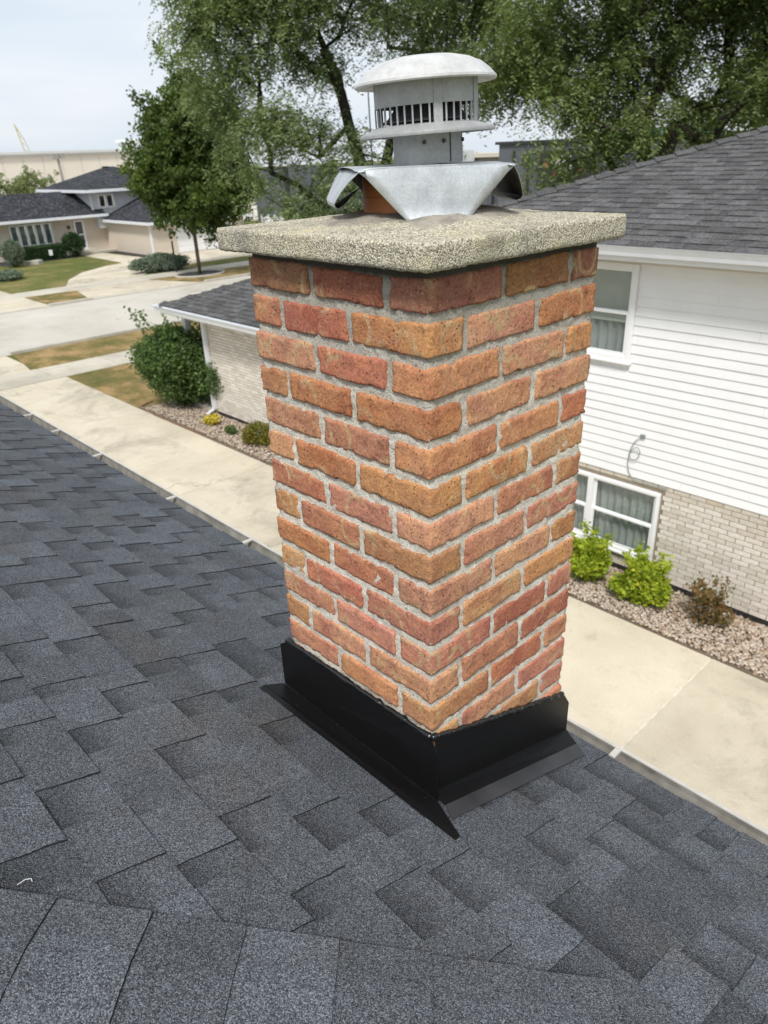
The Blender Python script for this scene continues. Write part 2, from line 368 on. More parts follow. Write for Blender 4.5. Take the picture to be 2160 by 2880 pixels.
M_BARKG = simple('grey_bark', (.13, .11, .085), .95, .3, 6, 0, .9, 25)
M_EDGE = simple('rusty_edging', (.16, .10, .06), .9, .3, 5)

def leaf(name, a, b, c3=None, sc=.7, trans=.35, rough=.55):
    t = NT(name); at = t.n('ShaderNodeAttribute', attribute_name='tone'); f = t.noise(t.pos(), sc, 3, .6)
    f2 = t.math('ADD', t.math('MULTIPLY', f, .65), t.math('MULTIPLY', at.outputs['Fac'], .45), True)
    st = [(.25, a), (.70, b)] + ([(.88, c3)] if c3 else [])
    col = t.ramp(f2, *st); t.fin(col, rough, 0, None, .3)
    tl = t.n('ShaderNodeBsdfTranslucent'); t.l(t.mix(1.0, col, (1.5, 1.7, .8), 'MULTIPLY'), tl.inputs[0])
    ms = t.n('ShaderNodeMixShader'); ms.inputs[0].default_value = trans
    t.l(t.p.outputs[0], ms.inputs[1]); t.l(tl.outputs[0], ms.inputs[2]); t.l(ms.outputs[0], t.out.inputs[0]); return t.m
L_LOCUST = leaf('locust_leaf', (.095, .135, .066), (.23, .285, .13), (.36, .41, .19), .35, .3)
L_LOCUST2 = leaf('locust_leaf_yellowing', (.088, .122, .055), (.21, .26, .095), (.38, .40, .12), .3, .32)
L_MAPLE = leaf('maple_leaf', (.036, .066, .018), (.090, .135, .026), (.17, .205, .036), .5, .25)
L_YEW = leaf('yew_leaf', (.018, .045, .014), (.035, .075, .022), None, 1.2, .15)
L_SHRUB = leaf('shrub_leaf', (.045, .088, .024), (.10, .16, .045), (.20, .26, .08), 1.3, .25)
L_GOLD = leaf('golden_spirea_leaf', (.16, .24, .015), (.34, .40, .03), (.62, .56, .07), 6, .25)
L_BARB = leaf('barberry_leaf', (.10, .10, .03), (.20, .12, .045), (.27, .10, .05), 9, .2)
L_OLIVE = leaf('olive_shrub_leaf', (.10, .12, .02), (.20, .18, .03), (.28, .17, .04), 6, .2)
L_GREY = leaf('grey_juniper_leaf', (.10, .14, .10), (.19, .23, .17), (.30, .34, .26), 3, .2)
L_YELLOW = leaf('yellow_leaf', (.35, .30, .04), (.62, .50, .07), None, 8, .2)
L_WILLOW = leaf('pale_willow_leaf', (.12, .15, .06), (.23, .26, .12), (.32, .34, .18), .8, .3)

# ------------------------------------------------------------------ ground, street, driveways (structure)
G = -5.2
ground = MB().box(-420, 260, -300, 420, G-.6, G).build('ground', M_GRASS); tag(ground, 'mown green and brown lawn that carries the houses and the street', kind='structure')
def flat(name, pts, z, mat, label, thick=.03):
    return tag(MB().prism(pts, G+z-thick, G+z).build(name, mat), label, kind='structure')
flat('street', [(-32.1,-140),(-24.4,-140),(-24.4,160),(-32.1,160)], .004, M_STREET, 'pale worn concrete street crossing behind the left side of the chimney', .02)
flat('side_road', [(-110,-140),(-62,-140),(-62,160),(-110,160)], .004, M_STREET, 'paved yard in front of the long cream commercial building', .02)
# pavement near side as separate flags
def slabs(parent, xs, ys, z, mat, gap=.018, name='concrete_slab', th=.10):
    for i in range(len(xs)-1):
        for j in range(len(ys)-1):
            o = MB().box(xs[i]+gap/2, xs[i+1]-gap/2, ys[j]+gap/2, ys[j+1]-gap/2, G-th, G+z).build(name, mat, parent, ((xs[i]+xs[i+1])/2, (ys[j]+ys[j+1])/2, G))
            bevel(o, .006, 1)
drv = empty('driveway', (-9, 3.2, G), 'tan stained concrete driveway running between the black roof and the white sided house'); drv['kind'] = 'structure'
dj = [3.0, 1.4, -1.62, -4.75, -7.6, -10.4, -13.45, -16.8, -20.15]
slabs(drv, sorted(dj), [1.0, 6.42], .020, M_CONC)
slabs(drv, [-24.35, -21.72], [-1.5, 6.15], .014, M_CONC)
MB().box(-3, 3, 1.0, 6.4, G-.06, G+.012).build('joint_filler', M_JOINT, drv, (0, 3, G)); MB().box(-20.1, -3.001, 1.0, 6.4, G-.06, G+.012).build('joint_filler', M_DJOINT, drv, (-9, 3, G))
pav = empty('pavement', (-20.9, 8, G), 'narrow concrete pavement along the near side of the street'); pav['kind'] = 'structure'
slabs(pav, [-21.70, -20.18], [-6+1.75*i for i in range(0, 7)]+[6.17]+[6.17+1.9*i for i in range(1, 12)], .022, M_WALK)
pav2 = empty('pavement', (-36.3, 16, G), 'concrete pavement in front of the far house across the street'); pav2['kind'] = 'structure'
slabs(pav2, [-37.1, -35.45], [-4+1.9*i for i in range(28)], .022, M_WALK)
for x, lab, runs in ((-24.32, 'low concrete kerb on the near side of the street', ((-60,-2.,.10),(-2.,6.3,.03),(6.3,60,.10))), (-32.18, 'low concrete kerb on the far side of the street', ((-60,6.2,.10),(6.2,10.6,.03),(10.6,12.5,.10),(12.5,18.2,.03),(18.2,60,.10)))):
    k = MB()
    for a, b, h in runs: k.box(x-.11, x+.11, a, b, G-.1, G+h)
    tag(k.build('kerb', M_CURB), lab, kind='structure')
flat('parkway_grass', [(-24.2,6.35),(-21.74,6.0),(-21.74,50),(-24.2,50)], .016, M_DRY, 'sun dried parkway grass beside the near kerb')
flat('front_lawn', [(-20.14,6.2),(-15.8,6.45),(-15.6,7.2),(-14.9,9),(-15.6,30),(-20.14,30)], .016, M_DRY, 'patchy lawn in front of the neighbouring brick wing')
flat('parkway_grass', [(-35.4,10.75),(-35.4,13.05),(-32.4,12.4),(-32.4,10.85)], .016, M_DRY, 'small grass island between two driveways across the street')
flat('parkway_grass', [(-35.35,16.9),(-32.4,18.1),(-32.4,50),(-35.35,50)], .016, M_DRY, 'brownish grass strip around the round maple across the street')
flat('driveway_apron', [(-32.35,12.45),(-35.4,13.1),(-37.1,13.3),(-39.2,14.3),(-41.4,15.95),(-42.7,17.8),(-43.4,19.3),(-49.6,19.5),(-49.6,20.9),(-44.4,21.3),(-44.4,30),(-39.2,30),(-39.2,22),(-38.4,18.6),(-36.9,17.2),(-35.3,16.85),(-32.35,18.0)], .012, M_CONC, 'curved concrete driveway sweeping up to the far house')
flat('driveway_apron', [(-32.35,6.3),(-32.35,10.7),(-48,10.7),(-48,6.3)], .012, M_CONC, 'concrete driveway at the left edge across the street')
flat('mulch_bed', [(-51,14.2),(-48.6,14.2),(-48.9,19.3),(-51,19.4)], .018, M_MULCH, 'dark mulch bed under the hedge of the far house')
flat('mulch_bed', [(-50.2,21.3),(-44.6,21.25),(-44.6,22.0),(-50.2,22.0)], .018, M_MULCH, 'dark mulch strip along the side wall of the far garage')
ring = [(-34.75+1.05*math.cos(a), 19.44+1.3*math.sin(a)) for a in np.linspace(0, 2*math.pi, 25)[:-1]]
flat('mulch_ring', ring, .03, M_MULCH, 'round mulch bed at the foot of the maple')
k = MB()
for i in range(24):
    a, b = ring[i], ring[(i+1) % 24]; k.tube([(*a, G+.04), (*b, G+.04)], .06, 6)
tag(k.build('stone_edging', M_CURB), 'pale ring of edging around the mulch bed of the maple', 'edging')
flat('planting_bed', [(-15.8,6.43),(3,6.43),(3,7.47),(-13.9,7.47),(-13.9,9.2),(-15.3,9.0),(-16.1,7.4)], .014, M_SOIL, 'narrow planting bed along the foot of the neighbouring house')
k = MB().tube([(-16.0,6.9,G+.02),(-15.8,6.48,G+.025),(-14.9,6.42,G+.02),(-13.4,6.43,G+.02),(-12.6,6.55,G+.02),(-12.9,7.0,G+.02)], .035, 6)
tag(k.build('bed_edging', M_EDGE), 'rusty curved edging round the gravel bed under the large bush', 'edging')

# gravel: tens of thousands of stones, one object
def gravel(name, areas, size, label):
    ph = (1+5**.5)/2
    ico = np.array([(-1,ph,0),(1,ph,0),(-1,-ph,0),(1,-ph,0),(0,-1,ph),(0,1,ph),(0,-1,-ph),(0,1,-ph),(ph,0,-1),(ph,0,1),(-ph,0,-1),(-ph,0,1)])/1.9
    fc = np.array([(0,11,5),(0,5,1),(0,1,7),(0,7,10),(0,10,11),(1,5,9),(5,11,4),(11,10,2),(10,7,6),(7,1,8),(3,9,4),(3,4,2),(3,2,6),(3,6,8),(3,8,9),(4,9,5),(2,4,11),(6,2,10),(8,6,7),(9,8,1)])
    P = []; 
    for x0, x1, y0, y1, n in areas:
        P.append(np.stack([NP.uniform(x0, x1, n), NP.uniform(y0, y1, n), np.full(n, G+.02)+NP.uniform(0, .03, n)], 1))
    P = np.concatenate(P); n = len(P)
    sc = NP.uniform(.6, 1.35, (n, 1, 3))*size; sc[:, :, 2] *= .65
    V = ico[None]*(1+NP.uniform(-.22, .22, (n, 12, 1)))*sc
    a = NP.uniform(0, 6.28, n); ca, sa = np.cos(a)[:, None], np.sin(a)[:, None]
    x = V[:, :, 0]*ca-V[:, :, 1]*sa; y = V[:, :, 0]*sa+V[:, :, 1]*ca
    V = np.stack([x, y, V[:, :, 2]+x*NP.uniform(-.5, .5, (n, 1))], 2)+P[:, None]
    F = fc[None]+np.arange(n)[:, None, None]*12
    me = np_mesh(name, V.reshape(-1, 3), F.reshape(-1, 3), M_GRAVEL, {'tone': np.repeat(np.clip(NP.beta(2, 1.6, n), 0, 1), 12)})
    return tag(link(name, me), label, kind='stuff')
gravel('gravel', [(-4.6,.6,6.46,7.43,8200),(-9,-4.6,6.46,7.43,2200),(-15.6,-9,6.5,7.43,5200),(-15.6,-13.9,7.4,8.6,900)], .022, 'mixed tan and white river gravel covering the planting bed')

# ------------------------------------------------------------------ chimney
Wc = .521; CH = .076
chim = empty('chimney', (-Wc/2, Wc/2, -1.2), 'old red brick chimney with a pebbly concrete cap slab and black flashing', 'chimney')
PAL = [(.41,.185,.12),(.40,.165,.118),(.43,.20,.13),(.42,.20,.12),(.355,.138,.085),(.385,.158,.098),(.325,.115,.076),(.37,.148,.105),(.385,.160,.080),(.36,.128,.085),(.38,.160,.105),(.35,.125,.075),(.40,.175,.095)]
TAN = [(.40,.185,.088),(.38,.178,.092),(.40,.20,.105)]
def brick_mesh(lx, ly, lz, seed, big=1.0):
    """box lx*ly*lz centred on the origin; rounded, chipped edges"""
    nx, ny, nz = (max(4, int(round(lx/.0068))), max(4, int(round(ly/.0068))), 10)
    idx = {}; V = []; F = []
    def vid(i, j, k):
        if (i, j, k) not in idx: idx[(i, j, k)] = len(V); V.append([i/nx-.5, j/ny-.5, k/nz-.5])
        return idx[(i, j, k)]
    for i in range(nx):
        for j in range(ny):
            F += [(vid(i,j,0),vid(i,j+1,0),vid(i+1,j+1,0),vid(i+1,j,0)),(vid(i,j,nz),vid(i+1,j,nz),vid(i+1,j+1,nz),vid(i,j+1,nz))]
    for i in range(nx):
        for k in range(nz):
            F += [(vid(i,0,k),vid(i+1,0,k),vid(i+1,0,k+1),vid(i,0,k+1)),(vid(i,ny,k),vid(i,ny,k+1),vid(i+1,ny,k+1),vid(i+1,ny,k))]
    for j in range(ny):
        for k in range(nz):
            F += [(vid(0,j,k),vid(0,j,k+1),vid(0,j+1,k+1),vid(0,j+1,k)),(vid(nx,j,k),vid(nx,j+1,k),vid(nx,j+1,k+1),vid(nx,j,k+1))]
    hx, hy, hz = lx/2, ly/2, lz/2; rr = .0034; out = []
    off = Vector((seed*3.7, seed*1.3, seed*7.1))
    for a, b, c_ in V:
        p = Vector((a*lx, b*ly, c_*lz)); q = Vector((max(-hx+rr, min(hx-rr, p.x)), max(-hy+rr, min(hy-rr, p.y)), max(-hz+rr, min(hz-rr, p.z))))
        dv = p-q
        if dv.length > 1e-9: p = q+dv.normalized()*rr
        near = dv.length/rr
        n1 = mnoise.noise_vector(p*22+off)*.0014; n2 = mnoise.noise_vector(p*95+off)*.0018
        edge_ = (abs(p.z) > hz-.005)+(abs(p.x) > hx-.005)+(abs(p.y) > hy-.005)
        chip = max(0, mnoise.noise(p*52+off*1.7)-.20)*.020*(1 if edge_ > 1 else .03)
        p = p+n1*big+n2-p.normalized()*chip
        # slight outline wobble in height
        p.z += mnoise.noise(Vector((p.x*14, p.y*14, seed)))*.0024
        out.append(p)
    me = bpy.data.meshes.new('brick'); me.from_pydata(out, [], F); me.materials.append(M_BRICK)
    me.polygons.foreach_set('use_smooth', [True]*len(F)); me.update(); return me

NCOURSE = 18; HB = .0588; JT = .0155; HD = .093; ST = .1985
bcount = 0
def put_brick(cx, cy, cz, lx, ly, tan=False, dark=False):
    global bcount
    bcount += 1
    me = brick_mesh(lx, ly, HB*R.uniform(.955, 1.03), bcount, R.choice((.8, 1, 1.3)))
    o = link('brick', me, chim, (cx, cy, cz+R.uniform(-.0012, .0012)))
    o.rotation_euler = (R.uniform(-.006, .006), R.uniform(-.008, .008), R.uniform(-.006, .006))
    c = R.choice(TAN) if tan else R.choice(PAL)
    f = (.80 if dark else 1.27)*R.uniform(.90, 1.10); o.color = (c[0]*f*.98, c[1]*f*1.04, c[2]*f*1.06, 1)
    return o
for k in range(NCOURSE):
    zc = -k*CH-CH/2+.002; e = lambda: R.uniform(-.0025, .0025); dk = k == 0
    if k % 2 == 0:
        # left face (y=0): stretcher, stretcher, header end of the corner brick; right face: corner stretcher, stretcher, header
        x = -Wc
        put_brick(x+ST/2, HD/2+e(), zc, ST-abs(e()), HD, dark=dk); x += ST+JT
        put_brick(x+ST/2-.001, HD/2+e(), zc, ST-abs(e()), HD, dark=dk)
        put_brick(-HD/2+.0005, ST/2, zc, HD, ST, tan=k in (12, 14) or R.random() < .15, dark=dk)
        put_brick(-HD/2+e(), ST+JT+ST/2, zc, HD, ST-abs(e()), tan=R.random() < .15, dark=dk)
        put_brick(-ST/2+e(), 2*(ST+JT)+(Wc-2*(ST+JT))/2, zc, ST, Wc-2*(ST+JT), tan=k in (2,) or R.random() < .3, dark=dk)
    else:
        hd = Wc-2*(ST+JT)
        put_brick(-Wc+hd/2, ST/2+e(), zc, hd, ST, tan=k in (11,) or R.random() < .4)
        put_brick(-ST-JT-ST/2, HD/2+e(), zc, ST-abs(e()), HD, tan=False)
        put_brick(-ST/2+.0005, HD/2, zc, ST, HD, tan=k in (1, 5, 13) or R.random() < .15)
        put_brick(-HD/2+e(), HD+JT+ST/2, zc, HD, ST-abs(e()), tan=R.random() < .15)
        put_brick(-HD/2+e(), HD+JT*2+ST*1.5+.002, zc, HD, ST-abs(e()), tan=R.random() < .12)

# mortar core, wavy faces
def mortar_core():
    V = []; F = []; n = 60; nz = 260; zt, zb = .012, -NCOURSE*CH+.02; ins = .0058
    x0, x1, y0, y1 = -Wc+ins, -ins, ins, Wc-ins
    ring = [(x0+(x1-x0)*i/n, y0) for i in range(n)]+[(x1, y0+(y1-y0)*i/n) for i in range(n)]+[(x1-(x1-x0)*i/n, y1) for i in range(n)]+[(x0, y1-(y1-y0)*i/n) for i in range(n)]
    cx, cy = (x0+x1)/2, (y0+y1)/2; L = len(ring)
    for k in range(nz+1):
        z = zt+(zb-zt)*k/nz
        for (x, y) in ring:
            p = Vector((x, y, z)); w = min(.0036, mnoise.noise(p*18)*.0030+mnoise.noise(p*60)*.0036+mnoise.noise(p*130)*.0018+.0008)
            ox = (1 if x > x1-1e-6 else -1 if x < x0+1e-6 else 0); oy = (1 if y > y1-1e-6 else -1 if y < y0+1e-6 else 0)
            V.append((x+ox*w, y+oy*w, z))
    F = [(k*L+i, (k+1)*L+i, (k+1)*L+(i+1) % L, k*L+(i+1) % L) for k in range(nz) for i in range(L)]
    F.append(tuple(range(L))); me = bpy.data.meshes.new('mortar'); me.from_pydata(V, [], F); me.materials.append(M_MORTAR)
    me.polygons.foreach_set('use_smooth', [True]*(len(F)-1)+[False]); return link('mortar', me, chim, (0, 0, 0))
mortar_core()

# cap slab
def slab():
    xa, xb, ya, yb = -Wc-.056, .038, -.040, Wc+.038; z0, z1 = .010, .054; n = 84; nz = 8; V = []; F = []; idx = {}
    def vid(i, j, k):
        q = (i, j, k)
        if q in idx: return idx[q]
        x = xa+(xb-xa)*i/n; y = ya+(yb-ya)*j/n; z = z0+(z1-z0)*k/nz
        rad = .014
        # round plan corners and edges
        px_, py_ = max(xa+rad, min(xb-rad, x)), max(ya+rad, min(yb-rad, y)); pz_ = max(z0+.003, min(z1-.003, z))
        dx, dy, dz = x-px_, y-py_, z-pz_
        L = math.hypot(dx, dy)
        if L > rad: dx, dy = dx*rad/L, dy*rad/L
        if abs(dz) > 1e-9 and L > rad*.5:
            s = .82+.18*(1-abs(dz)/.003); dx *= s; dy *= s
        p = Vector((px_+dx, py_+dy, pz_+dz))
        if k == nz:
            rr_ = math.hypot(p.x+Wc/2, p.y-Wc/2); p.z += .013*max(0, 1-max(0, rr_-.14)/.17)+.004*max(0, 1-rr_/.34)
        nn = mnoise.noise_vector(p*95)*.0012+mnoise.noise_vector(p*210)*.0014+mnoise.noise_vector(p*14)*.0010
        idx[q] = len(V); V.append(p+nn); return idx[q]
    for i in range(n):
        for j in range(n):
            F.append((vid(i,j,nz),vid(i+1,j,nz),vid(i+1,j+1,nz),vid(i,j+1,nz)))
            F.append((vid(i,j,0),vid(i,j+1,0),vid(i+1,j+1,0),vid(i+1,j,0)))
        for k in range(nz):
            F += [(vid(i,0,k),vid(i+1,0,k),vid(i+1,0,k+1),vid(i,0,k+1)),(vid(i,n,k),vid(i,n,k+1),vid(i+1,n,k+1),vid(i+1,n,k)),
                  (vid(0,i,k),vid(0,i,k+1),vid(0,i+1,k+1),vid(0,i+1,k)),(vid(n,i,k),vid(n,i+1,k),vid(n,i+1,k+1),vid(n,i,k+1))]
    me = bpy.data.meshes.new('cap_slab'); me.from_pydata(V, [], F); me.materials.append(M_SLAB)
    me.polygons.foreach_set('use_smooth', [True]*len(F)); return link('cap_slab', me, chim, (0, 0, 0))
slab()
FC = (-Wc/2, Wc/2)
def crown():
    V = []; F = []; seg = 96; rings = [(.112, .074), (.1225, .078), (.150, .0745), (.172, .0685), (.20, .0625), (.225, .056)]
    for r, z in rings:
        for k in range(seg):
            a = 2*math.pi*k/seg; p = Vector((FC[0]+r*math.cos(a), FC[1]+r*math.sin(a), z)); rr_ = r*(1+.13*mnoise.noise(p*9)+.05*mnoise.noise(p*30)) if r > .14 else r
            q = Vector((FC[0]+rr_*math.cos(a), FC[1]+rr_*math.sin(a), z+mnoise.noise(p*40)*.0035+mnoise.noise(p*11)*.003)); V.append(q)
    F = [(i*seg+k, i*seg+(k+1) % seg, (i+1)*seg+(k+1) % seg, (i+1)*seg+k) for i in range(len(rings)-1) for k in range(seg)]
    F = [f[::-1] for f in F]
    me = bpy.data.meshes.new('crown_mortar'); me.from_pydata(V, [], F); me.materials.append(M_CROWN); me.polygons.foreach_set('use_smooth', [True]*len(F))
    link('crown_mortar', me, chim, (0, 0, 0))
crown()
fl = MB().lathe([(.100, .05), (.100, .142), (.104, .147), (.1155, .147), (.1195, .143), (.1195, .05)], (FC[0], FC[1], 0), 72)
fl.build('flue_tile', M_FLUE, chim, (0, 0, 0), True, 50)

# flashing
ZR = lambda y: -1.175-.333*y
fo = MB()
y0 = -.012; xl, xr = -Wc-.034, .030
def plate(mb, quad, th, mi=0):
    a, b, c_, d_ = [Vector(q) for q in quad]; n = (b-a).cross(d_-a).normalized()*th
    mb.hexa([a-n, b-n, c_-n, d_-n, a, b, c_, d_], mi)
fp = MB()
plate(fp, [(xl, y0, -1.150), (xr, y0, -1.159), (xr, y0, -1.018), (.012, y0+.003, -.996)], .0015)
fp.add([(xl, y0, -1.150), (.012, y0+.003, -.996), (-Wc-.010, y0+.003, -.998), (xl, y0, -1.014)], [(0,1,2,3)])
plate(fp, [(.012, y0+.003, -.996), (-Wc-.010, y0+.003, -.998), (-Wc-.004, -.001, -.994), (.004, -.001, -.992)], .001)
fp.build('front_flashing', M_BLACK, chim, (0, 0, 0))
ff = MB(); plate(ff, [(-Wc-.060, -.064, ZR(-.064)+.014), (.137, -.058, ZR(-.058)+.013), (xr+.002, y0-.0015, -1.1585), (xl-.002, y0-.0015, -1.1495)], .0015)
plate(ff, [(-Wc-.060, -.079, ZR(-.079)+.0085), (.139, -.075, ZR(-.075)+.0085), (.137, -.0585, ZR(-.058)+.0125), (-Wc-.060, -.0645, ZR(-.064)+.0135)], .0015)
ff.build('front_flange', M_BLACK, chim, (0, 0, 0))
sp = MB(); ye = Wc+.034; xs_ = .010
sp.add([(xs_, y0+.004, -1.150), (xs_, ye, ZR(ye)+.026), (xs_, ye, -1.232), (xs_, Wc+.008, -1.190), (xs_, .002, -.996), (xs_-.002, .002, -1.0)], [(0,1,2,3,4)])
plate(sp, [(xs_, .002, -.996), (xs_, Wc+.008, -1.190), (.001, Wc+.004, -1.186), (.001, .002, -.992)], .001)
plate(sp, [(xs_, y0+.004, -1.1495), (.052, -.012, ZR(-.012)+.0175), (.060, Wc+.010, ZR(Wc+.010)+.0175), (xs_, ye, ZR(ye)+.028)], .001)
sp.build('side_flashing', M_BLACK, chim, (0, 0, 0))
sf = MB(); M_GREYF = simple('dusty_black_flange', (.040, .041, .045), .36, .25, 12, 0, 0, 60, .5)
plate(sf, [(.053, -.012, ZR(-.012)+.0178), (.091, -.030, ZR(-.030)+.0135), (.103, .504, ZR(.504)+.0135), (.061, Wc+.010, ZR(Wc+.010)+.0178)], .0012)
sf.build('side_flange', M_GREYF, chim, (0, 0, 0))
def bead(pts, r, name):
    P = []
    for (a, b) in zip(pts[:-1], pts[1:]):
        a, b = Vector(a), Vector(b); n = max(2, int((b-a).length/.006))
        for i in range(n): P.append(a.lerp(b, i/n))
    P.append(Vector(pts[-1])); rad = [r*(1+.55*mnoise.noise(p*60)+.35*mnoise.noise(p*140)) for p in P]
    P = [p+mnoise.noise_vector(p*45)*.0016 for p in P]
    MB().tube(P, rad, 8).build(name, M_SEAL, chim, (0, 0, 0), True)
bead([(-Wc-.008, .006, -.994), (-Wc-.004, -.005, -.992), (-.24, -.006, -.990), (.005, -.006, -.988)], .0066, 'sealant_bead')
bead([(.005, -.006, -.988), (.006, .1, -1.030), (.006, Wc+.004, -1.184)], .0066, 'sealant_bead')

# ------------------------------------------------------------------ vent cap on the flue
cap = empty('vent_cowl', (FC[0], FC[1], .15), 'grey galvanised vent cap with a domed lid standing on the orange flue tile', 'vent cowl')
vd = Vector((d.x, d.y, 0)).normalized(); TR = Matrix.Rotation(-math.radians(2.2), 4, vd); piv = Vector((FC[0], FC[1], .165))
tf = lambda p: TR @ (Vector(p)-piv)+piv
cc = (FC[0]+.009, FC[1]+.011, 0)
_lathe = MB.lathe
QS = .893
def small_lathe(s, prof, c=(0,0,0), seg=48, mi=0, fn=None): return _lathe(s, [(r*QS, z) for r, z in prof], c, seg, mi, fn)
MB.lathe = small_lathe
def shell(prof, th):
    return prof + [(max(0, r-th), z) for r, z in reversed(prof)]
k = MB().lathe([(.0765, .160), (.0765, .224), (.0745, .224), (.0745, .160)], cc, 64, 0, tf); k.build('collar', M_WGALV, cap, (0,0,0), True, 40)
# skirt disc
k = MB().lathe([(.100, .2300), (.113, .2280), (.128, .2230), (.143, .2180), (.1475, .2170), (.1485, .2140), (.1475, .2105), (.1455, .2110), (.143, .2145), (.120, .2190), (.0768, .2200)], cc, 72, 0, tf)
k.build('skirt_ring', M_WGALV, cap, (0,0,0), True, 35)
# cage band and bars
k = MB().lathe([(.112, .2605), (.112, .304), (.1105, .304), (.1105, .2605), (.112, .2605)], cc, 72, 0, tf); k.build('cage_band', M_WGALV, cap, (0,0,0), True, 40)
for j in range(40):
    a = 2*math.pi*j/40+.03
    wide = j in (2, 12, 22, 36)
    # solid post facing the camera slightly to the right
    w = .0085 if wide else .0016
    ca, sa = math.cos(a), math.sin(a); tx, ty = -sa, ca; b = []
    for z in (.2265, .2608):
        for rr_, s in ((.0987, -1), (.1005, -1), (.1005, 1), (.0987, 1)):
            b.append(tf((cc[0]+ca*rr_+tx*w*s, cc[1]+sa*rr_+ty*w*s, z)))
    MB().hexa(b).build('cage_post' if wide else 'cage_bar', M_WGALV, cap, (0,0,0))
# riveted seam straps on the band
for j in (2, 12, 22, 36):
    a = 2*math.pi*j/40+.03; ca, sa = math.cos(a), math.sin(a); tx, ty = -sa, ca; b = []
    for z in (.2275, .3035):
        for rr_, s in ((.1002, -1), (.1014, -1), (.1014, 1), (.1002, 1)): b.append(tf((cc[0]+ca*rr_+tx*.0075*s, cc[1]+sa*rr_+ty*.0075*s, z)))
    MB().hexa(b).build('seam_strap', M_WGALV, cap, (0,0,0))
k = MB().lathe([(.104, .234), (.085, .242), (.066, .262), (.060, .283), (.0595, .298)], cc, 48, 0, tf); k.build('inner_cone', M_INNER, cap, (0,0,0), True, 60)
k = MB().lathe([(.0, .3060), (.1, .3050), (.1295, .3000), (.1455, .2965), (.1500, .2965), (.1520, .2990), (.1510, .3030), (.1470, .3060), (.1370, .3155), (.1220, .3255), (.0980, .3350), (.0680, .3410), (.0340, .3437), (.0, .3445)], cc, 96, 0, tf)
k.build('dome_lid', M_DOME, cap, (0,0,0), True, 35)
for a in (-52, -20, 30):     # screws on the collar
    w = math.radians(a); ca, sa = math.cos(w), math.sin(w)
    k = MB(); cpt = Vector((cc[0]+ca*.0683, cc[1]+sa*.0683, .198)); k.tube([tf(cpt), tf(cpt+Vector((ca, sa, 0))*.004)], [.0042, .0034], 8)
    k.build('screw', M_SEAL, cap, (0,0,0), True, 40)
w = math.radians(-8); MB().tube([tf((cc[0]+math.cos(w)*.0692, cc[1]+math.sin(w)*.0692, z)) for z in (.161, .19, .223)], .0011, 5).build('lock_seam', M_STEEL, cap, (0,0,0))
# base plate: a square sheet with its four corners bent down round the flue
MB.lathe = _lathe
bp = MB(); ZP = .1605; RHO = .134; HW = .152
def dirs(a): a = math.radians(a); return Vector((math.cos(a), math.sin(a), 0)), Vector((-math.sin(a), math.cos(a), 0))
c0 = Vector((FC[0], FC[1], ZP))
PC = []
A0 = -34
n0, t0 = dirs(A0)
NG = 10
vs = []; fs = []
for i in range(NG+1):
    for j in range(NG+1):
        u_, v_ = (i/NG*2-1), (j/NG*2-1); p = c0+n0*u_*RHO+t0*v_*HW
        sag = -.0025*(abs(u_)**6)*(abs(v_)**6)-.0015*(u_*u_+v_*v_)+mnoise.noise(p*14)*.002
        vs.append(p+Vector((0, 0, sag)))
for i in range(NG):
    for j in range(NG): fs.append((i*(NG+1)+j, (i+1)*(NG+1)+j, (i+1)*(NG+1)+j+1, i*(NG+1)+j+1))
bp.add(vs, fs)
curl = [(0, 0), (.012, .008), (.027, .023), (.041, .041), (.050, .055), (.053, .062), (.051, .069), (.044, .072), (.031, .066), (.013, .053), (-.006, .040)]
frontf = [(0, 0), (.003, .003), (.006, .018), (.008, .042), (.009, .066), (.010, .080), (.014, .090), (.0155, .094)]
for q, prof in ((0, frontf), (1, curl), (2, frontf), (3, curl)):
    nn_, tt_ = dirs(A0+90*q); vs = []; fs = []; tot = sum(math.dist(prof[i], prof[i+1]) for i in range(len(prof)-1)); acc = 0; nw = 10
    for i, (o_, dn) in enumerate(prof):
        if i: acc += math.dist(prof[i], prof[i-1])
        hw = HW+(.062-HW)*min(1, acc/.094) if prof is frontf else max(.003, HW*(1-acc/tot)**.85)
        if prof is frontf and acc > .094: hw = .062-.006*(acc-.094)/.01
        for j in range(nw+1):
            s = j/nw*2-1; tw = s*hw; p = c0+nn_*(RHO+o_)+tt_*tw+Vector((0, 0, -dn))
            base_sag = -.0025*abs(tw/HW)**6-.0015*(1+(tw/HW)**2)
            p.z += base_sag*(1-min(1, acc/.012)); vs.append(p+nn_*mnoise.noise(p*22)*.0022)
    m_ = nw+1
    for i in range(len(prof)-1):
        for j in range(nw): fs.append((i*m_+j, (i+1)*m_+j, (i+1)*m_+j+1, i*m_+j+1))
    bp.add(vs, fs)
M_UNDER = simple('sooty_underside', (.05, .047, .045), .6, .5, 30, .3, space='obj')  # lower face of the sheet, much darker than its top face
o = bp.build('base_plate', [M_GALV, M_UNDER], cap, (0,0,0), True, 24)
sm_ = o.modifiers.new('solid', 'SOLIDIFY'); sm_.thickness = .0011; sm_.material_offset = 1

# ------------------------------------------------------------------ our roof
house = empty('house', (-3, -2, G), 'house under the dark blue grey shingle roof that carries the chimney', 'house')
EY = .575; HIP = -.872; EXPO = .129     # plan depth of one exposure
x_left = -9.0
deck = MB()
deck.add([(x_left, EY, ZR(EY)-.012), (EY-HIP, EY, ZR(EY)-.012), (-1.6, -1.6+HIP, ZR(-1.6+HIP)-.012), (x_left, -1.6+HIP, ZR(-1.6+HIP)-.012)], [(0,1,2,3)])
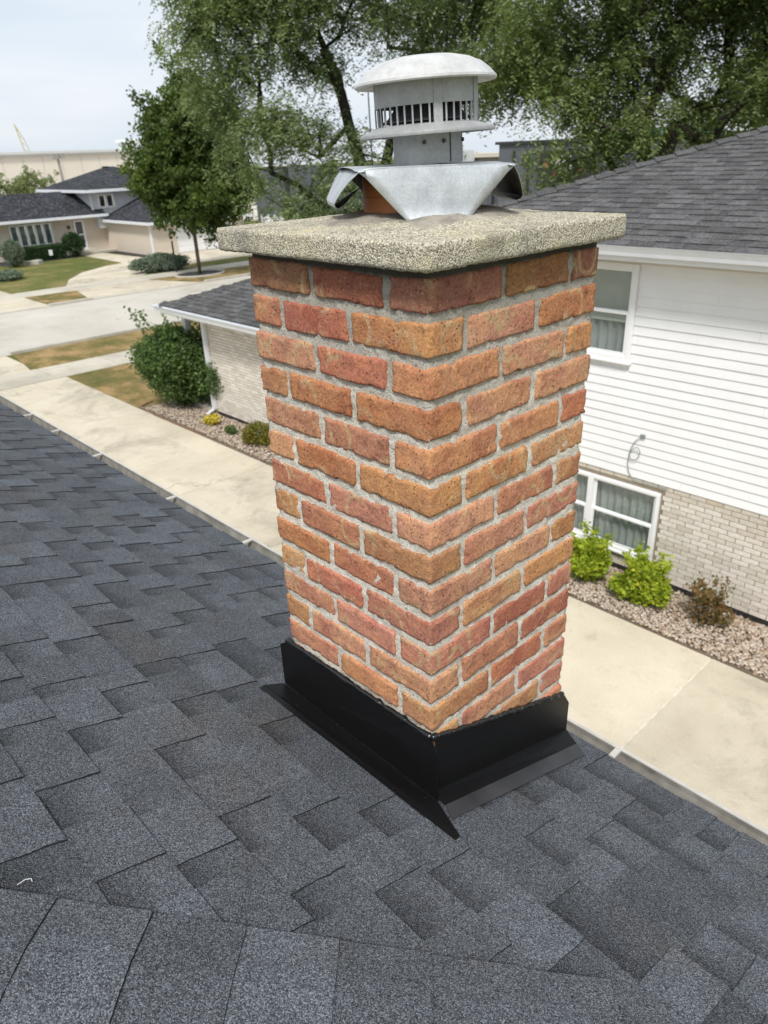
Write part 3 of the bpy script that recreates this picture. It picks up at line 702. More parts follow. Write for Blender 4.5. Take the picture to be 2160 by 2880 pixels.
# other slope, falls towards +x
zx = lambda x: ZR(x+HIP)
deck.add([(EY-HIP, EY, ZR(EY)-.012), (EY-HIP, -6, ZR(EY)-.012), (-1.6, -6, ZR(-1.6+HIP)-.012), (-1.6, -1.6+HIP, ZR(-1.6+HIP)-.012)], [(0,1,2,3)])
deck.build('roof_deck', M_ASPHALT, house)
wl = MB(); wl.box(x_left, EY-HIP-.35, .05, .15, G, ZR(EY)-.10); wl.box(EY-HIP-.45, EY-HIP-.35, -6, .05, G, ZR(EY)-.10); wl.build('wall', M_NBRICK, house)
MB().box(x_left, EY-HIP-.02, .15, EY-.03, ZR(EY)-.16, ZR(EY)-.14).build('soffit', M_ALU, house)
MB().box(x_left, EY-HIP-.02, EY-.03, EY-.008, ZR(EY)-.20, ZR(EY)-.02).build('fascia', M_ALU, house)

def tabmesh(p, slope_dir, x0, x1, ya, yb, h_head, h_butt, th, flare, jag, tone, bandf, zf):
    """one shingle tab seen from above: rows across the slope; returns verts, faces, mats, tone, band"""
    ny, nx = 8, 3; V = []; B = []
    for lay in (0, 1):
        for i in range(ny+1):
            v = i/ny; y = ya+(yb-ya)*v
            l = x0-flare*v+jag[i]*.0016; r = x1+flare*v+jag[(i+8)%16]*.0016
            for j in range(nx+1):
                x = l+(r-l)*j/nx; hgt = h_head+(h_butt-h_head)*v
                wob = mnoise.noise(Vector((x*5, y*5, tone*9)))*.0016
                z = zf(x, y)+hgt+wob if lay == 0 else zf(x, y)+hgt+wob-th*(.3+.7*v)
                V.append((x, y, z)); B.append(max(0., (bandf(v, j/nx))))
    n1 = (ny+1)*(nx+1); F = []; Mi = []
    for i in range(ny):
        for j in range(nx):
            a = i*(nx+1)+j; F.append((a, a+1, a+nx+2, a+nx+1)); Mi.append(0)
    for i in range(ny):
        a = i*(nx+1); b = (i+1)*(nx+1); F.append((a, b, b+n1, a+n1)); Mi.append(1)
        a += nx; b += nx; F.append((a, a+n1, b+n1, b)); Mi.append(1)
    for j in range(nx):
        a = ny*(nx+1)+j; F.append((a, a+1, a+1+n1, a+n1)); Mi.append(1)
    return V, F, Mi, B

def shingles(parent, rows, mats, zf, part_pred, limit, rng, clipf=None, flare=.002, widths=((.06, .135), (.08, .175)), raised=(.0082, .0035), tone_fn=None, loc=(0, 0, 0), cast=.95):
    """rows: (ya, yb, x0, x1) from eave to top. alternates raised tabs and recessed gaps"""
    cells = []
    for (ya, yb, xa, xb) in rows:
        x = xa-rng.uniform(0, .2); up_ = rng.random() < .5
        while x < xb:
            w = rng.uniform(*(widths[1] if up_ else widths[0])); cells.append((x, min(x+w, xb+.25), ya, yb, up_)); x += w
            up_ = (not up_) if rng.random() < .86 else up_
    made = []
    for (x0, x1, ya, yb, up_) in cells:
        if clipf and not clipf(x0, x1, ya, yb): continue
        made.append((part_pred((x0+x1)/2, (ya+yb)/2), x0, x1, ya, yb, up_))
    made.sort(key=lambda c: c[0]); SV = []; SF = []; SM = []; ST_ = []; SB = []
    for q, (_, x0, x1, ya, yb, up_) in enumerate(made):
        jag = [rng.uniform(-1, 1) for _ in range(16)]; tone = (rng.uniform(.35, 1.) if up_ else rng.uniform(.25, .95)) if tone_fn is None else tone_fn(rng, up_)
        L = rng.uniform(.30, .62)
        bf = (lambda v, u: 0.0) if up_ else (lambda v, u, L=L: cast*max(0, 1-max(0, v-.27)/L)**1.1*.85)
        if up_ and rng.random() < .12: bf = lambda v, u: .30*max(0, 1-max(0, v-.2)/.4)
        hb = raised[0] if up_ else raised[1]
        over = .03 if up_ else .045      # runs up under the course above
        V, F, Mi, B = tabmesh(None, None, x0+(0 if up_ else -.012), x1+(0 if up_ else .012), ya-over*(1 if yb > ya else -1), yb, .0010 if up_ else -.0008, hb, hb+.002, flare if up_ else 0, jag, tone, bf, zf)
        if q < limit:
            o_ = Vector(((x0+x1)/2, (ya+yb)/2, zf((x0+x1)/2, (ya+yb)/2)))
            me = bpy.data.meshes.new('shingle'); me.from_pydata([(a-o_.x, b-o_.y, c_-o_.z) for a, b, c_ in V], [], F)
            for mt in mats: me.materials.append(mt)
            me.polygons.foreach_set('material_index', Mi)
            a1 = me.attributes.new('tone', 'FLOAT', 'POINT'); a1.data.foreach_set('value', [tone]*len(V))
            a2 = me.attributes.new('band', 'FLOAT', 'POINT'); a2.data.foreach_set('value', B)
            link('shingle', me, parent, o_)
        else:
            b = len(SV); SV += V; SF += [tuple(i+b for i in f) for f in F]; SM += Mi; ST_ += [tone]*len(V); SB += B
    if SV:
        me = bpy.data.meshes.new('shingle_field'); me.from_pydata(SV, [], SF)
        for mt in mats: me.materials.append(mt)
        me.polygons.foreach_set('material_index', SM)
        me.attributes.new('tone', 'FLOAT', 'POINT').data.foreach_set('value', ST_); me.attributes.new('band', 'FLOAT', 'POINT').data.foreach_set('value', SB)
        o = link('shingle_field', me, parent); o['kind'] = 'stuff'

rows = []
y = EY+.007; kx = 0
while y > -1.9:
    rows.append((y-EXPO, y, x_left if y > -1.2 else -3.0, y-HIP+.10)); y -= EXPO
def visible_order(x, y): return math.hypot(x-.1, (y+.4))+(.6 if x > 1.2 else 0)
def own_clip(x0, x1, ya, yb):
    ym = (ya+yb)/2
    if x0 > ym-HIP+.02: return False
    if x0 > -Wc+.03 and x1 < -.02 and ya > .03 and yb < Wc-.03: return False
    return True
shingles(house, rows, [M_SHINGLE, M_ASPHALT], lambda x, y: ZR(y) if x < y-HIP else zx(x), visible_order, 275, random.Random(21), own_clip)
# hip caps
rng = random.Random(5)
hd_ = Vector((1, 1, -.333)).normalized(); s0 = Vector((-1.75, -1.75+HIP, ZR(-1.75+HIP)))
ncap = 0; L_ = .158; tt = 0.0; seq = []
while tt < 3.35: seq.append(tt); tt += L_
tones = [.55, .95, .30, .85, .40, .55, .6, .7, .35, .8, .5, .6, .7, .45, .6, .5, .8, .4, .9, .5, .6, .7]
for i, s in enumerate(seq):
    V = []; nl, nw = 4, 12; half = .158; over = .035
    for lay in (0, 1):
        for a in range(nl+1):
            f = a/nl; dd = s-over+(L_+over)*f
            for b in range(nw+1):
                w = (b/nw*2-1)*half; c_ = s0+hd_*dd
                # side vector in plan perpendicular to the hip
                px_, py_ = c_.x-w*.7071, c_.y+w*.7071
                zz = (ZR(py_) if py_ > px_+HIP else zx(px_))
                rnd = -.012*math.exp(-(w/.035)**2)
                z = zz+.010+.0055*f+rnd+.004+mnoise.noise(Vector((px_*6, py_*6, i)))*.0018
                e_ = rng.uniform(-.0012, .0012) if b in (0, nw) else 0
                V.append((px_+e_, py_+e_, z-(.0052 if lay else 0)))
    n1 = (nl+1)*(nw+1); F = []; Mi = []
    for a in range(nl):
        for b in range(nw): q = a*(nw+1)+b; F.append((q, q+nw+1, q+nw+2, q+1)); Mi.append(0)
    F = [f[::-1] for f in F]
    for b in range(nw): q = nl*(nw+1)+b; F.append((q, q+1, q+1+n1, q+n1)); Mi.append(1)
    for a in range(nl):
        q = a*(nw+1); F.append((q, q+nw+1, q+nw+1+n1, q+n1)); Mi.append(1); q += nw; F.append((q, q+n1, q+nw+1+n1, q+nw+1)); Mi.append(1)
    o_ = s0+hd_*(s+.08); me = bpy.data.meshes.new('hip_cap'); me.from_pydata([(a-o_.x, b-o_.y, c_-o_.z) for a, b, c_ in V], [], F)
    me.materials.append(M_SHINGLE); me.materials.append(M_ASPHALT); me.polygons.foreach_set('material_index', Mi)
    me.attributes.new('tone', 'FLOAT', 'POINT').data.foreach_set('value', [tones[i % len(tones)]]*len(V))
    me.attributes.new('band', 'FLOAT', 'POINT').data.foreach_set('value', [0.0]*len(V))
    link('hip_cap', me, house, o_)
tw_ = MB().tube([(-.186, -.811, ZR(-.811)+.012), (-.190, -.797, ZR(-.797)+.013), (-.187, -.789, ZR(-.789)+.013), (-.181, -.790, ZR(-.79)+.012)], .0006, 5).build('twig', M_WHITE)
tag(tw_, 'tiny pale bent twig lying on the dark shingles by the ridge caps', 'twig')
# gutter
gz = ZR(EY)-.026; gx1 = EY-HIP+.05
gp = [(0, a*.76, b) for _, a, b in [(0, 0, 0), (0, 0, -.085), (0, .095, -.085), (0, .108, -.05), (0, .120, -.015), (0, .120, .0), (0, .128, .0), (0, .128, -.018), (0, .116, -.055), (0, .102, -.092), (0, -.004, -.092), (0, -.004, 0)]]
MB().sweep(gp[:6]+gp[6:], (x_left, EY+.022, gz), (gx1, EY-.026, gz)).build('gutter', M_OWNGI, house)
MB().sweep([(0,.087,.001),(0,.098,.001),(0,.098,.005),(0,.087,.005)], (x_left, EY+.026, gz), (gx1, EY-.022, gz)).build('gutter_lip', M_OWNG, house)
for x in (-7.2, -6.45, -5.9, -5.25, -4.5, -4.0, -3.35, -2.45, -1.75, -1.0, .13):
    of = .024-.046*(x-x_left)/(gx1-x_left); o = MB().box(x-.009, x+.009, EY+(.0 if x < 0 else .035), EY+.088+of, gz-.004, gz+.0035).build('gutter_hanger', M_OWNG, house, (x, EY+.06, gz))

# ------------------------------------------------------------------ window builder (faces -y at plane y0)
def win_y(parent, x0, x1, z0, z1, y0, two=1, blind=0.0, curtain=M_CURT, depth=.9, fr=.05, sashw=.035, half=True):
    w = MB(); P = .035
    w.box(x0, x0+fr, y0-P, y0+.07, z0, z1); w.box(x1-fr, x1, y0-P, y0+.07, z0, z1); w.box(x0+fr, x1-fr, y0-P, y0+.07, z1-fr, z1); w.box(x0-.02, x1+.02, y0-P-.03, y0+.07, z0-.03, z0+.0)
    w.box(x0+fr, x1-fr, y0-P, y0+.07, z0+.0005, z0+fr)
    win = w.build('window', M_WHITE, parent, ((x0+x1)/2, y0, (z0+z1)/2)); bevel(win, .006, 1)
    units = [(x0+fr, x1-fr)] if two == 1 else [(x0+fr, (x0+x1)/2-.04), ((x0+x1)/2+.04, x1-fr)]
    if two == 2: MB().box((x0+x1)/2-.04, (x0+x1)/2+.04, y0-P-.005, y0+.06, z0+fr, z1-fr).build('mullion', M_WHITE, win, ((x0+x1)/2, y0, (z0+z1)/2))
    for (a, b) in units:
        zm = (z0+z1)/2; s = MB()
        for (p0, p1, yy) in (((z0+fr), zm+.012, y0-.005), (zm-.012, z1-fr, y0+.018)):
            s.box(a, a+sashw, yy-.012, yy+.012, p0, p1); s.box(b-sashw, b, yy-.012, yy+.012, p0, p1)
            s.box(a+sashw, b-sashw, yy-.012, yy+.012, p0, p0+sashw); s.box(a+sashw, b-sashw, yy-.012, yy+.012, p1-sashw*.8, p1)
        s.build('sash', M_WHITE, win, ((a+b)/2, y0, zm))
        for (p0, p1, yy) in (((z0+fr), zm, y0-.003), (zm, z1-fr, y0+.020)):
            MB().box(a+sashw*.5, b-sashw*.5, yy, yy+.004, p0+sashw*.5, p1-.005).build('glass', M_GLASS, win, ((a+b)/2, yy, (p0+p1)/2))
        if blind > 0:
            bl = MB(); z = z1-fr-.01; zb = z1-fr-(z1-z0)*blind
            while z > zb: bl.add([(a, y0+.054, z), (b, y0+.054, z), (b, y0+.062, z-.018), (a, y0+.062, z-.018)], [(0,1,2,3)]); z -= .019
            bl.box(a, b, y0+.05, y0+.066, zb-.03, zb); bl.build('blind', M_BLIND, win, ((a+b)/2, y0, zm))
        cu = MB(); n = 60; vs = []
        for i in range(n+1):
            x = a+(b-a)*i/n; yy = y0+.105+.022*math.sin(i*.85)+.008*math.sin(i*2.1)
            vs += [(x, yy, z0), (x, yy, z1)]
        cu.add(vs, [(2*i, 2*i+2, 2*i+3, 2*i+1) for i in range(n)]); cu.build('curtain', curtain, win, ((a+b)/2, y0, zm), True)
    MB().add([(x0, y0+.5, z0), (x1, y0+.5, z0), (x1, y0+.5, z1), (x0, y0+.5, z1), (x0, y0+.07, z0), (x1, y0+.07, z0), (x1, y0+.07, z1), (x0, y0+.07, z1)], [(0,1,2,3),(0,4,5,1),(3,2,6,7),(0,3,7,4),(1,5,6,2)]).build('room_interior', M_DARK, win, ((x0+x1)/2, y0, (z0+z1)/2))
    return win

# ------------------------------------------------------------------ neighbouring house
NY = 7.47
nb = empty('house', (-5, 12, G), 'neighbouring house with white lap siding over cream brick and a weathered grey roof', 'house')
UW = (-4.80, -3.62, -2.27, -1.10); LW = (-4.98, -2.98, -4.88, -3.88)
XR = 3.0; XM = -6.75; SB = -3.76
def wall_with_holes(mb, x0, x1, z0, z1, ya, yb, holes):
    xs = sorted({x0, x1, *[h[0] for h in holes], *[h[1] for h in holes]}); zs = sorted({z0, z1, *[h[2] for h in holes], *[h[3] for h in holes]})
    xs = [x for x in xs if x0 <= x <= x1]; zs = [z for z in zs if z0 <= z <= z1]
    for a, b in zip(xs[:-1], xs[1:]):
        for c_, e_ in zip(zs[:-1], zs[1:]):
            mx_, mz_ = (a+b)/2, (c_+e_)/2
            if any(h[0] < mx_ < h[1] and h[2] < mz_ < h[3] for h in holes): continue
            mb.box(a, b, ya, yb, c_, e_)
k = MB(); wall_with_holes(k, XM, XR, G+.09, SB+.02, NY+.008, NY+.06, [LW]); k.box(-13.9, XM, NY+.008, NY+.06, G+.09, -2.80)
k.box(-13.92, -13.85, NY+.06, 16, G+.09, -2.8)
k.build('mortar', M_NMORTAR, nb)
k = MB(); wall_with_holes(k, XM, XR, SB+.02, -.95, NY+.02, NY+.06, [UW]); k.box(XM, XM+.06, NY+.06, 16, -4, -.95); k.box(XR-.06, XR, NY+.06, 16, G, -.95); k.build('wall_sheathing', M_WHITE, nb)
MB().box(-13.9, XR, NY+.012, NY+.07, G-.05, G+.088).build('foundation', M_MULCH, nb)
# bricks
def brick_box(x0, x1, z0, z1, tone, y=NY, dep=.03):
    b = .002
    V = [(x0,y+dep,z0),(x1,y+dep,z0),(x1,y+dep,z1),(x0,y+dep,z1),(x0,y+b,z0),(x1,y+b,z0),(x1,y+b,z1),(x0,y+b,z1),(x0+b,y,z0+b),(x1-b,y,z0+b),(x1-b,y,z1-b),(x0+b,y,z1-b)]
    F = [(8,9,10,11),(4,5,9,8),(5,6,10,9),(6,7,11,10),(7,4,8,11),(0,1,5,4),(1,2,6,5),(2,3,7,6),(3,0,4,7)]
    return V, F
rng = random.Random(3); CB = .0675; LB = .211; cells = []
for r in range(40):
    z0 = G+.092+r*CB; off = (r % 2)*LB/2; x = -13.9
    i = 0
    while x < XR:
        x1 = x+(LB if i or not r % 2 else LB/2)-.010; lim = SB-.004 if x >= XM-.1 else -2.86
        segs = [(x, min(x1, XR))]
        if z0 < LW[3]+.004 and z0+CB-.01 > LW[2]-.03:
            ns = []
            for a, b in segs:
                if b <= LW[0]-.02 or a >= LW[1]+.02: ns.append((a, b))
                else:
                    if a < LW[0]-.03: ns.append((a, LW[0]-.024))
                    if b > LW[1]+.03: ns.append((LW[1]+.024, b))
            segs = ns
        for a, b in segs:
            if b-a > .02 and z0+CB-.012 < lim+.02: cells.append((a, b, z0, min(z0+CB-.0095, lim)))
        x = x1+.010; i += 1
cells = [c for c in cells if c[3]-c[2] > .01]
cells.sort(key=lambda c: abs((c[0]+c[1])/2+2.4)+ (0 if -4.4 < (c[0]+c[1])/2 < -1.0 else 3))
V_, F_, T_ = [], [], []
for q, (a, b, z0, z1) in enumerate(cells):
    tone = rng.uniform(.1, 1.) if z1 < SB-.12 or a < XM else rng.uniform(0, .3)
    v, f = brick_box(a, b, z0, z1, tone, NY+rng.uniform(-.0012, .0012))
    if q < 300:
        o_ = ((a+b)/2, NY, (z0+z1)/2); me = bpy.data.meshes.new('brick'); me.from_pydata([(p[0]-o_[0], p[1]-o_[1], p[2]-o_[2]) for p in v], [], f)
        me.materials.append(M_NBRICK); me.attributes.new('tone', 'FLOAT', 'POINT').data.foreach_set('value', [tone]*12); link('brick', me, nb, o_)
    else:
        bs = len(V_); V_ += v; F_ += [tuple(i+bs for i in t_) for t_ in f]; T_ += [tone]*12
me = bpy.data.meshes.new('brickwork'); me.from_pydata(V_, [], F_); me.materials.append(M_NBRICK); me.attributes.new('tone', 'FLOAT', 'POINT').data.foreach_set('value', T_)
o = link('brickwork', me, nb); o['kind'] = 'stuff'
# siding
EX = .1145; r = 0; z = SB
while z < -1.03:
    z1 = min(z+EX, -1.0)
    cuts = [XM]+sorted([-5.9+((r*1.37) % 2.6), -2.75+((r*.83) % 1.5), .2+((r*.7) % 1.2)])+[XR]
    for a, b in zip(cuts[:-1], cuts[1:]):
        segs = [(a, b)]
        if z < UW[3]+.02 and z1 > UW[2]-.05:
            ns = []
            for a_, b_ in segs:
                if b_ <= UW[0] or a_ >= UW[1]: ns.append((a_, b_))
                else:
                    if a_ < UW[0]: ns.append((a_, UW[0]-.001))
                    if b_ > UW[1]: ns.append((UW[1]+.001, b_))
            segs = ns
        for a_, b_ in segs:
            if b_-a_ < .02: continue
            sh = .0012*(hash((r, round(a, 1))) % 2)
            pr = [(0, -.014-sh, 0), (0, -.016-sh, .004), (0, -.002-sh, z1-z+.004), (0, .014, z1-z+.004), (0, .014, 0)]
            MB().sweep(pr, (a_+.0015, NY+.004, z), (b_-.0005, NY+.004, z)).build('siding_plank', M_WHITE, nb, ((a_+b_)/2, NY, z))
    z += EX; r += 1
win_y(nb, UW[0], UW[1], UW[2], UW[3], NY-.005, 1, .52, M_CURT, fr=.07)
lw = win_y(nb, LW[0], LW[1], LW[2], LW[3], NY-.002, 2, 0, M_CURT, fr=.05)
MB().box(XM-.02, XM+.07, NY-.022, NY+.03, SB-.01, -1.0).build('corner_trim', M_WHITE, nb)
# eaves, gutter, fascia
GY = 6.93
def kgutter(parent, a, b, y, zt, mat=M_ALU, name='gutter', s=1.):
    pr = [(0, 0, 0), (0, .012*s, 0), (0, .012*s, -.02*s), (0, .016*s, -.03*s), (0, .035*s, -.07*s), (0, .045*s, -.11*s), (0, .12*s, -.11*s), (0, .12*s, -.005*s), (0, .115*s, -.005*s), (0, .115*s, -.1*s), (0, .05*s, -.1*s), (0, .02*s, -.03*s), (0, .006*s, -.012*s)]
    return MB().sweep(pr, (a, y, zt), (b, y, zt)).build(name, mat, parent, ((a+b)/2, y, zt))
kgutter(nb, -7.15, XR, GY, -.845)
MB().box(-7.05, XR, GY+.125, GY+.15, -1.02, -.86).build('fascia', M_WHITE, nb)
MB().box(-7.05, XR, GY+.15, NY+.02, -1.018, -1.0).build('soffit', M_SOFFIT, nb)
MB().box(XM, XR, NY-.03, NY+.01, -1.10, -1.019).build('frieze', M_SOFFIT, nb)
# roofs
NZ = lambda y: -.845+.333*(y-(GY+.09))
def roof_solid(mb, x0, x1, y0, y1, z0, mh, hipL=True, hipR=True):
    t_ = (y1-y0)/2; yc = (y0+y1)/2; zr = z0+mh*t_
    a = (x0, y0, z0); b = (x1, y0, z0); c_ = (x1, y1, z0); e_ = (x0, y1, z0)
    p = (x0+(t_ if hipL else 0), yc, zr); q = (x1-(t_ if hipR else 0), yc, zr)
    mb.add([a, b, c_, e_, p, q], [(0,1,5,4),(2,3,4,5),(3,0,4),(1,2,5),(0,3,2,1)])
k = MB(); roof_solid(k, -7.1, 11, GY+.05, 18.5, -.865, .333); k.build('roof_deck', M_ASPHALT, nb)
rows = []; y = GY+.07; e2 = .137
while y < 12.3:
    t_ = y-GY-.05; rows.append((y+e2, y, -7.1+t_+.05, min(3.2, -7.1+t_+9.0))); y += e2
ntone = lambda rg, u_: rg.uniform(.2, 1.)
shingles(nb, rows, [M_NSHINGLE, M_ASPHALT], lambda x, y: NZ(y)-.004, lambda x, y: abs(y-8.2)*.55+max(0, -4.6-x)*1.2+max(0, x+1.0)*2, 230, random.Random(9), lambda x0, x1, ya, yb: x1 > -7.05+(ya-GY-.05)+.02 and x0 < .8,
         0.0, ((.10, .30), (.16, .34)), (.011, .006), ntone, cast=.35)
def caps_line(parent, a, b, n, w, side1, side2, mat, th=.012):
    a, b = Vector(a), Vector(b); dv = (b-a)/n
    for i in range(n):
        p = a+dv*i; q = p+dv*1.12; s1, s2 = Vector(side1)*w, Vector(side2)*w; lift0, lift1 = Vector((0, 0, th+.016)), Vector((0, 0, th))
        MB().add([p+s1+lift0, p+lift0*1.5, p+s2+lift0, q+s1+lift1, q+lift1*1.2, q+s2+lift1, p+s1, p, p+s2], [(0,1,4,3),(1,2,5,4),(6,7,1,0),(7,8,2,1)]).build('hip_cap', mat, parent, p)
def cap_attr():
    for me in bpy.data.meshes:
        if me.name.startswith('hip_cap') and 'tone' not in me.attributes:
            me.attributes.new('tone', 'FLOAT', 'POINT').data.foreach_set('value', [R.uniform(.1, .6)]*len(me.vertices)); me.attributes.new('band', 'FLOAT', 'POINT').data.foreach_set('value', [0.]*len(me.vertices))
caps_line(nb, (-7.08, GY+.07, -.86), (-7.08+5.6, GY+.07+5.6, -.86+.333*5.6), 30, .15, (.7, -.7, -.24), (-.7, .7, -.24), M_NSHINGLE)
# brick wing roof
WY = 7.0; WZ = -2.74
k = MB(); k.add([(-15.0, WY, WZ-.02), (XM, WY, WZ-.02), (XM, WY+4.2, WZ-.02+1.4), (-10.8, WY+4.2, WZ-.02+1.4), (-15.0, WY+8.4, WZ-.02), (XM, WY+8.4, WZ-.02)], [(0,1,2,3), (0,3,4), (3,2,5,4), (0,4,5,1)]); k.build('wing_roof_deck', M_ASPHALT, nb)
rows = []; y = WY+.02
while y < WY+4.2:
    rows.append((y+e2, y, -15.0+(y-WY), XM)); y += e2
shingles(nb, rows, [M_NSHINGLE, M_ASPHALT], lambda x, y: WZ+.333*(y-WY)-.004, lambda x, y: 99, 0, random.Random(12), lambda x0, x1, ya, yb: x1 > -15+(ya-WY)+.03, 0, ((.14, .34), (.2, .4)), (.013, .006), ntone, cast=.35)
caps_line(nb, (-14.98, WY+.02, WZ-.01), (-10.8, WY+4.2, WZ+1.39), 24, .16, (.7, -.7, -.24), (-.7, .7, -.24), M_NSHINGLE); cap_attr()
kgutter(nb, -15.12, XM, WY-.14, WZ+.005)
o = MB().sweep([(0,0,0),(.12,0,0),(.12,0,-.11),(.04,0,-.11)], (-15.14, WY-.13, WZ+.005), (-15.14, 16, WZ+.005)).build('gutter', M_ALU, nb)
MB().box(-15.0, XM, WY-.01, WY+.015, WZ-.16, WZ-.01).build('fascia', M_WHITE, nb)
MB().box(-15.0, XM, WY+.015, NY+.02, WZ-.16, WZ-.14).build('soffit', M_WHITE, nb)
def downspout(parent, x, y, zt, zb, foot=(0, -.12), s=.04, mat=M_ALU):
    k = MB(); k.box(x-s, x+s, y-s*.8, y+s*.8, zb+.12, zt); k.add([(x-s,y-s*.8,zb+.12),(x+s,y-s*.8,zb+.12),(x+s,y+s*.8,zb+.12),(x-s,y+s*.8,zb+.12),(x-s+foot[0],y+foot[1]-s,zb+.01),(x+s+foot[0],y+foot[1]-s,zb+.01),(x+s+foot[0],y+foot[1]+s*.6,zb+.01),(x-s+foot[0],y+foot[1]+s*.6,zb+.01)], [(0,1,5,4),(1,2,6,5),(2,3,7,6),(3,0,4,7)])
    return k.build('downspout', mat, parent, (x, y, zt))
downspout(nb, -13.90, NY-.05, WZ-.15, G+.03, (-.10, -.12), .05)
MB().box(-15.0, -14.85, 7.5, 7.65, G, WZ-.15).build('porch_post', M_WHITE, nb)
MB().box(-15.2, -13.9, 7.45, 12, G, G+.12).build('porch_step', M_WALK, nb)
# cable hanging on the siding
pts = [(-3.32, NY-.03, -3.18), (-3.40, NY-.035, -3.25), (-3.46, NY-.04, -3.40), (-3.44, NY-.04, -3.50), (-3.36, NY-.045, -3.49), (-3.315, NY-.05, -3.40), (-3.35, NY-.05, -3.33), (-3.42, NY-.045, -3.36), (-3.47, NY-.035, -3.47), (-3.47, NY-.03, -3.62), (-3.42, NY-.025, -3.74), (-3.30, NY-.02, -3.79), (-2.9, NY-.018, -3.78)]
def smooth(P, n=5):
    P = [Vector(p) for p in P]; out = []
    for i in range(len(P)-1):
        p0, p1, p2, p3 = P[max(i-1, 0)], P[i], P[i+1], P[min(i+2, len(P)-1)]
        for j in range(n):
            t_ = j/n; out.append(.5*((2*p1)+(-p0+p2)*t_+(2*p0-5*p1+4*p2-p3)*t_*t_+(-p0+3*p1-3*p2+p3)*t_**3))
    return out+[P[-1]]
k = MB().tube(smooth(pts), .0055, 6); M_CABLE = simple('grey_cable', (.22, .25, .25), .5, .1, 3)
tag(k.build('cable', M_CABLE), 'loose grey cable looped against the white siding above the basement window', 'cable')
MB().box(-3.35, -3.29, NY-.03, NY-.005, -3.20, -3.15).build('cable_entry_box', M_CABLE, nb)

# ------------------------------------------------------------------ far house across the street
fh = empty('house', (-50, 20, G), 'split level house across the street with charcoal roofs and cream brick walls', 'house')
FX = -51.0
def wall_x(mb, y0, y1, z0, z1, x, holes, th=.2):
    ys = sorted({y0, y1, *[h[0] for h in holes], *[h[1] for h in holes]}); zs = sorted({z0, z1, *[h[2] for h in holes], *[h[3] for h in holes]})
    for a, b in zip(ys[:-1], ys[1:]):
        for c_, e_ in zip(zs[:-1], zs[1:]):
            my, mz = (a+b)/2, (c_+e_)/2
            if any(h[0] < my < h[1] and h[2] < mz < h[3] for h in holes): continue
            mb.box(x-th, x, a, b, c_, e_)
hW = (15.75, 18.42, -4.45, -3.12); hD = (19.84, 20.56, -4.95, -3.12)
k = MB(); wall_x(k, 13.2, 22.0, G, -2.9, FX, [hW, hD]); k.box(FX-8, FX-.2, 13.2, 13.4, G, -2.9); k.build('wall', M_FBRICK, fh)
k = MB(); k.box(FX-.2, FX, 21.4, 28.6, -2.9, -1.55); k.box(FX-7.0, FX-.2, 21.4, 21.6, -4, -1.45); k.box(FX-7, FX-.2, 28.4, 28.6, G, -1.45)
kk = MB(); wall_x(kk, 21.4, 28.6, -3.0, -1.45, FX+.01, [(21.85, 22.98, -2.5, -1.68)], .2)
kk.box(FX-7.0, FX-.19, 21.4, 21.6, -4, -1.45); kk.box(FX-.19, FX+.55, 21.42, 22.0, -3.72, -3.0)
for i in range(13):
    z = -2.95+i*.115; kk.box(FX+.01, FX+.022, 21.4, 28.6, z, z+.02) if not (-2.55 < z < -1.62) else (kk.box(FX+.01, FX+.022, 21.4, 21.78, z, z+.02), kk.box(FX+.01, FX+.022, 23.05, 28.6, z, z+.02))
kk.build('upper_wall', M_FGREY, fh)
k = MB(); k.box(-51, -44.4, 22.0, 22.2, G, -3.25); k.box(-44.6, -44.4, 22.2, 23.6, G, -3.25); k.box(-44.6, -44.4, 28.0, 28.8, G, -3.25); k.box(-44.6, -44.4, 23.6, 28.0, -3.55, -3.25); k.box(-51, -44.6, 28.6, 28.8, G, -3.25)
k.build('garage_wall', M_FBRICK, fh)
for i in range(4): MB().box(-44.62, -44.48, 23.62, 27.98, G+.02+i*.41, G+.42+i*.41).build('garage_door_panel', M_WHITE, fh, (-44.5, 25.8, G+.2+i*.41))
def win_x(parent, y0, y1, z0, z1, x, panes, mat_in, fr=.09, mull=.13, name='window'):
    k = MB(); k.box(x-.05, x+.06, y0-fr, y0, z0-fr, z1+fr); k.box(x-.05, x+.06, y1, y1+fr, z0-fr, z1+fr); k.box(x-.05, x+.06, y0, y1, z1, z1+fr); k.box(x-.05, x+.06, y0, y1, z0-fr, z0)
    w = k.build(name, M_WHITE, parent, (x, (y0+y1)/2, (z0+z1)/2)); pw = (y1-y0-mull*(panes-1))/panes
    for i in range(panes):
        a = y0+i*(pw+mull)
        if i: MB().box(x-.04, x+.045, a-mull, a, z0, z1).build('mullion', M_WHITE, w, (x, a, z0))
        MB().box(x-.03, x-.02, a, a+pw, z0, z1).build('pane', M_GLASS, w, (x, a+pw/2, (z0+z1)/2))
        vs = []; n = 14
        for j in range(n+1): vs += [(x-.16+.03*math.sin(j*1.5), a+pw*j/n, z0), (x-.16+.03*math.sin(j*1.5), a+pw*j/n, z1)]
        MB().add(vs, [(2*j, 2*j+2, 2*j+3, 2*j+1) for j in range(n)]).build('curtain', mat_in, w, (x, a+pw/2, (z0+z1)/2), True)
    return w
win_x(fh, 15.84, 18.33, -4.36, -3.21, FX, 5, M_TEAL)
win_x(fh, 21.93, 22.90, -2.42, -1.76, FX+.02, 2, M_DARK, .10, .13)
M_SCREEN = simple('grey_screen', (.10, .105, .12), .4, .1, 2)
